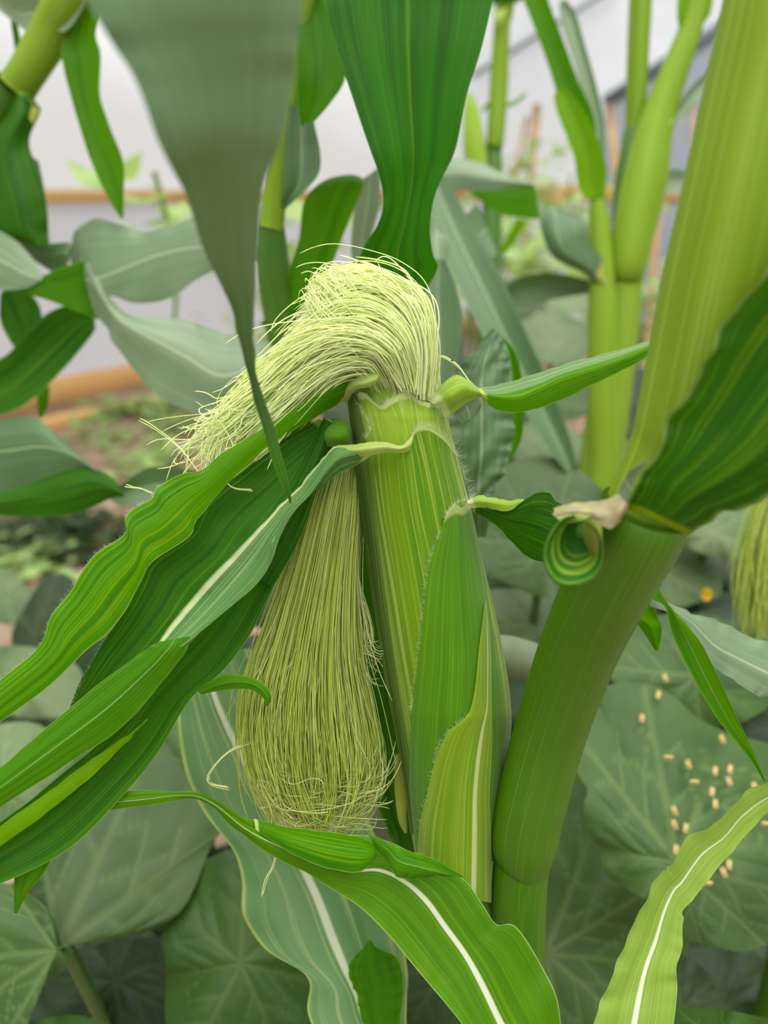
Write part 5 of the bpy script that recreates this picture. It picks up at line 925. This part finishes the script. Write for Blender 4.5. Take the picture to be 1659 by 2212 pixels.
squash_leaf(Q3, ring(1110, 650, 80, 46, -.2, 11, .12, 50), (1110, 660), 128, 'squash_l', gy=-6, seed=50, crown=k3)
squash_leaf(Q3, ring(1230, 640, 80, 40, .1, 11, .12, 51), (1230, 650), 134, 'squash_g', gy=-6, seed=51, crown=k3)
squash_leaf(Q3, ring(1020, 560, 70, 46, .1, 11, .12, 52), (1020, 570), 130, 'squash_l', gy=-6, seed=52, crown=k3)
squash_leaf(Q3, ring(1360, 1010, 90, 60, .1, 11, .12, 53), (1360, 1010), 96, 'squash_g', gy=-4, seed=53, crown=k3)
squash_leaf(Q3, ring(1060, 880, 90, 70, .3, 11, .12, 54), (1060, 890), 104, 'squash_d', gy=-4, seed=54, crown=k3)
squash_leaf(Q3, ring(900, 720, 120, 90, .3, 11, .12, 55), (900, 730), 108, 'squash_d', gy=-4, seed=55, crown=k3)
squash_leaf(Q3, ring(830, 900, 130, 100, .3, 11, .12, 56), (830, 910), 96, 'squash_d', gy=-4, seed=56, crown=k3)
squash_leaf(Q3, ring(600, 1250, 150, 120, .3, 11, .12, 57), (600, 1260), 84, 'squash_d', gy=-3, seed=57, crown=k3)
squash_leaf(Q3, ring(860, 1400, 150, 200, .2, 11, .12, 58), (860, 1410), 70, 'squash_d', gy=-2, seed=58, crown=k3)
squash_leaf(Q3, ring(1140, 1560, 130, 120, .2, 11, .12, 59), (1140, 1570), 78, 'squash_d', gy=-2, seed=59, crown=k3)
squash_leaf(Q1, ring(80, 2060, 220, 170, .2, 11, .12, 60), (80, 2068), 80, 'squash_d', gy=-2.4, seed=60)  # from here, an added low layer whose dark green stands for shaded gaps
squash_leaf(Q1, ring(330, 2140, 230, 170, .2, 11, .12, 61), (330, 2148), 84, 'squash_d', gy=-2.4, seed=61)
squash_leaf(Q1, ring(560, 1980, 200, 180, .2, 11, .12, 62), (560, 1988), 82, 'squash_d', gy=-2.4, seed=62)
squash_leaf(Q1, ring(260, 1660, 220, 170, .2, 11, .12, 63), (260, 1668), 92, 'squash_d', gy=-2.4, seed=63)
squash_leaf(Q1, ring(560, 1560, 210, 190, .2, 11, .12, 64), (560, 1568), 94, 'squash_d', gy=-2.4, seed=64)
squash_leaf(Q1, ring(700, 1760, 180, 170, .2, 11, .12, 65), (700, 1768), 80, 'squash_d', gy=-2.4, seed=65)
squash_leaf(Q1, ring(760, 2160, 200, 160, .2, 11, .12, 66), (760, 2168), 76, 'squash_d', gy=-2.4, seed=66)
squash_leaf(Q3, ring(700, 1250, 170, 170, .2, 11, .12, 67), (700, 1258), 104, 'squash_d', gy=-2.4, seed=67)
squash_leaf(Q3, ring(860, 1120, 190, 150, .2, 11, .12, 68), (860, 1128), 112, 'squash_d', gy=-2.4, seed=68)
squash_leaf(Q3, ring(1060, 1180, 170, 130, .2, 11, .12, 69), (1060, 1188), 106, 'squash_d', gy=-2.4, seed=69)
squash_leaf(Q3, ring(1400, 1250, 200, 130, .2, 11, .12, 70), (1400, 1258), 112, 'squash_d', gy=-2.4, seed=70)
squash_leaf(Q3, ring(1620, 1260, 180, 120, .2, 11, .12, 71), (1620, 1268), 118, 'squash_d', gy=-2.4, seed=71)
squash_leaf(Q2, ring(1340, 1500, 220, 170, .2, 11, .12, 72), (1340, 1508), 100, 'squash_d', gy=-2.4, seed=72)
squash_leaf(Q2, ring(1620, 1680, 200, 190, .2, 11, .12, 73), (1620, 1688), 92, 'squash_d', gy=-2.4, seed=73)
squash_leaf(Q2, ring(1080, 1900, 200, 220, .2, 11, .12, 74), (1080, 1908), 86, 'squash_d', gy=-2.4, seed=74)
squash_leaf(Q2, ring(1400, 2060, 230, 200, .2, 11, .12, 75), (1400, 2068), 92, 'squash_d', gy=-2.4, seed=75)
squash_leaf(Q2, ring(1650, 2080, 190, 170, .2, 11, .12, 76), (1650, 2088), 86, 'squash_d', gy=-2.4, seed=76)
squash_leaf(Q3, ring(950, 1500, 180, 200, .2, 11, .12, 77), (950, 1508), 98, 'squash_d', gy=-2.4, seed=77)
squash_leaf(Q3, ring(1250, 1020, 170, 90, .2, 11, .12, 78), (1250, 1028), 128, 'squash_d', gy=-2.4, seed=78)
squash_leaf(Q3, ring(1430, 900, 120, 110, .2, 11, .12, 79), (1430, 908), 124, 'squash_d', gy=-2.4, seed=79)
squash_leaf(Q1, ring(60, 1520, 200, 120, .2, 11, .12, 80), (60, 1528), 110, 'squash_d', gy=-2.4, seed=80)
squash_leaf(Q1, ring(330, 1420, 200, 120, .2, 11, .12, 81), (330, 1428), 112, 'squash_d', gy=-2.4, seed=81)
stem(Q3, [(760, 2100, 62, 34), (820, 1800, 55, 38), (900, 1580, 49, 42), (980, 1470, 47, 44), (1060, 1424, 46, 46), (1110, 1422, 46, 46), (1170, 1450, 46.4, 42), (1190, 1540, 48, 36), (1170, 1700, 54, 32), (1150, 1950, 66, 28)], M['vine'], name='vine_stem', nu=60)
f = [[(1505 + 12 * math.cos(a) * s + 22, 1284 + 14 * math.sin(a) * s, 70 - s * .5) for s in (0.1, .6, 1.0)] for a in np.linspace(0, 2 * math.pi, 12)]
leaf(Q3, f, M['petal'], name='flower', nu=40, nv=7)

# ------------------------------------------------------------------ fallen anthers
AN = [(1444, 1637), (1487, 1652), (1545, 1666), (1577, 1662), (1575, 1689), (1538, 1711), (1545, 1737), (1457, 1752), (1457, 1782), (1481, 1789), (1387, 1552), (1422, 1502), (1437, 1465), (1560, 1597), (1460, 1836), (1655, 1780), (1630, 1700), (1500, 1690)]
def anther_mesh(seed, L=.0068, r=.0010):
    q = np.random.RandomState(seed); V = []
    a = q.rand() * 3.14; e = np.array([math.cos(a), math.sin(a) * .6, math.sin(a) * .5]); e /= np.linalg.norm(e)
    s = np.cross(e, [.2, .9, .1]); s /= np.linalg.norm(s)
    parts = []
    for sg in (-1, 1):
        t = np.linspace(-1, 1, 8)[:, None]
        C = e * t * L / 2 + s * sg * r * .8 + np.array([0, 0, 1]) * (t ** 2) * r * .6
        parts.append(tube_world(C, r * np.sqrt(np.clip(1.02 - t[:, 0] ** 2, .05, 1)), ns=8))
    return make_mesh('anther', *join(parts))
am = [anther_mesh(k) for k in range(5)]
for m in am: m.materials.append(M['anther'])
def anther(x, y, d, k, label):
    o = bpy.data.objects.new('fallen_anther', am[k % 5]); COL.objects.link(o)
    o.location = Vector(U(np.array([x, y, d], float)))
    o['label'] = label; o['category'] = 'anther'; o['group'] = 'fallen anthers on the squash leaves'
ORD = 'topmost second third fourth fifth sixth seventh eighth ninth tenth eleventh twelfth thirteenth fourteenth fifteenth sixteenth seventeenth eighteenth'.split()
c5 = S5['c']
for k, (x, y) in enumerate(sorted(AN, key=lambda t: t[1])):
    d = S5['d0'] + S5['gx'] * (x - c5[0]) / 100 + S5['gy'] * (y - c5[1]) / 100
    rr = min(1.0, math.hypot(x - c5[0], y - c5[1]) / 330)
    lab = 'topmost tan anther on the largest spotted squash leaf' if k == 0 else 'tan anther, %s from the top on the largest spotted squash leaf' % ORD[k]
    anther(x, y, d + .5 * 2.6 * rr * rr * .7 - .75, k, lab)
for k, (x, y) in enumerate([(1575, 1868), (1563, 1885), (1528, 1908)]):
    lab = ('upper', 'middle', 'lowest')[k] + ' of three tan anthers on the lobe beneath the crinkled maize blade'
    anther(x, y, 50.6 + .4 * (x - 1466) / 100 - 1.2 * (y - 1868) / 100 - .5, k + 2, lab)

# ------------------------------------------------------------------ canes, beans and weeds at the back
def cane(px0, py0, px1, py1, s_inn, label, r=.012):
    """an upright stick standing s_inn m in front of the end wall, met by the two sight lines."""
    def hit(px, py):
        rr = ray(px, py); n2 = np.array([WD[0], WD[1], 0]); o = side(S_END - s_inn, 0, 0)
        t = np.dot(o - CAM, n2) / np.dot(rr, n2); return CAM + rr * t
    a, b = hit(px0, py0), hit(px1, py1)
    e = (b - a) / np.linalg.norm(b - a)
    b2 = a + e * (a[2] - .0) / max(1e-3, -e[2]) if e[2] < -.05 else b
    V = tube_world(np.linspace(a, b2, 12), r * (1 + .06 * np.sin(np.arange(12) * 2.1)), ns=8)
    o = link('garden_cane', make_mesh('garden_cane', *V), M['cane'])
    o['label'] = label; o['category'] = 'cane'; o['group'] = 'garden canes'
    return o
cane(1316, 225, 1336, 420, 1.2, 'garden cane rising just left of the twin maize stalks', .022)
cane(1498, 205, 1504, 420, .7, 'garden cane against the end film just left of the thick upper stalk', .016)
cane(1432, 330, 1400, 720, .4, 'thicker garden cane under the rail right of the twin stalks', .026)
cane(1258, 560, 1270, 760, 1.6, 'garden cane low down beside the blurred squash leaves', .016)
cane(1160, 225, 1140, 470, .6, 'pale garden cane behind the bean leaves', .03)
cane(1140, 250, 1090, 480, .9, 'second pale cane leaning across behind the bean leaves', .018)
cane(1195, 400, 1224, 480, 1.8, 'short slanting cane among the bean leaves', .016)
cane(1420, 380, 1412, 700, .9, 'thin dark cane in front of the thick one under the rail', .012)
def bean_plant(px, py0, py1, inn, label, seed, n=60, w=.14, mat='weed'):
    rr = ray(px, py0); n2 = np.array([WD[0], WD[1], 0]); o = side(S_END - inn, 0, 0)
    t = np.dot(o - CAM, n2) / np.dot(rr, n2); top = CAM + rr * t
    base = np.array([top[0], top[1], 0.0]); q = np.random.RandomState(seed)
    n = int(n * 2.0)
    T = thing('bean_plant', label, 'plant', base, 'climbing bean plants')
    z = np.linspace(0, top[2], 20); C = np.stack([base[0] + .03 * np.sin(z * 7), base[1] + .03 * np.cos(z * 6), z], -1)
    link('vine_stem', make_mesh('vine_stem', *tube_world(C, np.full(20, .006), ns=6)), M['weed'], T)
    zlo = max(.1, top[2] - (py1 - py0) / FPX * t)
    ps = []
    for k in range(n):
        c = np.array([base[0] + q.randn() * w, base[1] + q.randn() * w * .6, q.uniform(zlo, top[2])])
        sz = q.uniform(.04, .10); a = q.rand() * 6.28; tl = q.uniform(-.9, .5)
        ex = np.array([math.cos(a), math.sin(a), tl]); ey = np.cross(ex, [0, 0, 1]); ey /= np.linalg.norm(ey)
        V = np.array([c, c + ex * .2 * sz + ey * .55 * sz, c + ex * .7 * sz + ey * .4 * sz, c + ex * 1.5 * sz, c + ex * .7 * sz - ey * .4 * sz, c + ex * .2 * sz - ey * .55 * sz, c + ex * .6 * sz - np.array([0, 0, .1 * sz])])
        F = np.array([[0, 1, 2, 6], [6, 2, 3, 4], [0, 6, 4, 5]]); ps.append((V, F, np.zeros((7, 2))))
    link('foliage', make_mesh('foliage', *join(ps)), M[mat], T, kind='stuff')
bean_plant(1150, 290, 560, 1.0, 'bean plant climbing the pale canes between the two maize stalks', 1, 50, .22)
bean_plant(1230, 380, 640, 2.2, 'bean plant behind the young ear shoot, near the short slanting cane', 2, 70, .16)
bean_plant(1400, 560, 800, 1.2, 'low bean plant at the foot of the thick cane', 3, 50, .12)
bean_plant(1100, 470, 700, 2.8, 'bean plant behind the folded grey maize blade', 4, 60, .16)
bean_plant(1200, 520, 700, 3.2, 'bean plant under the dark folded blade of the twin stalks', 5, 60, .2)
bean_plant(320, 370, 520, 5.3, 'slender bean plant against the white film left of the soft grey blade', 6, 10, .10)
bean_plant(640, 420, 700, 3.0, 'bean plant in the gap left of the hanging maize blade', 7, 50, .3)
bean_plant(760, 560, 760, 3.4, 'bean plant just behind the silk tuft', 8, 60, .3)
def weed(px, py, r, label, seed, n=26, mat='weed'):
    n = int(n * 1.5)
    g = ground(px, py); q = np.random.RandomState(seed)
    T = thing('weed', label, 'weed', g, 'weeds on the soil')
    ps = []; st = []
    for k in range(n):
        a = q.rand() * 6.28; rad = r * math.sqrt(q.rand()); c = g + np.array([math.cos(a) * rad, math.sin(a) * rad, q.uniform(.02, .12)])
        st.append(tube_world([g + (c - g) * [.3, .3, 0], c], [.0015, .001], ns=4))
        sz = q.uniform(.03, .075); a2 = q.rand() * 6.28
        ex = np.array([math.cos(a2), math.sin(a2), q.uniform(-.3, .5)]); ey = np.cross(ex, [0, 0, 1]); ey /= np.linalg.norm(ey)
        V = np.array([c, c + ex * .3 * sz + ey * .45 * sz, c + ex * .8 * sz + ey * .35 * sz, c + ex * 1.3 * sz, c + ex * .8 * sz - ey * .35 * sz, c + ex * .3 * sz - ey * .45 * sz, c + ex * .6 * sz + np.array([0, 0, .12 * sz])])
        ps.append((V, np.array([[0, 1, 2, 6], [6, 2, 3, 4], [0, 6, 4, 5]]), np.zeros((7, 2))))
    link('stems', make_mesh('stems', *join(st)), M['weed'], T, kind='stuff')
    link('foliage', make_mesh('foliage', *join(ps)), M[mat], T, kind='stuff')
weed(190, 1180, .26, 'dark weed clump on the soil below the grey drooping blade', 11, 90, 'squash_d')
weed(60, 1170, .28, 'weed clump at the left edge under the drooping grey blade', 12, 80, 'squash_d')
weed(320, 1010, .22, 'low pale weed beside the loose silk ends', 13, 44)
weed(400, 930, .25, 'weed patch in the bare bed behind the loose silk ends', 14, 60)
weed(215, 960, .2, 'small weed in the bare bed near the base board', 15, 30)
weed(290, 1060, .16, 'bright weed right beside the edge of the topmost husk blade', 16, 30)
weed(235, 905, .16, 'weed growing along the foot of the film wall', 17, 40)
weed(30, 1260, .2, 'pale leafy weed at the left edge below the dark clump', 18, 60)
weed(345, 895, .2, 'weed at the foot of the wall near the twisting grey blade', 19, 40)
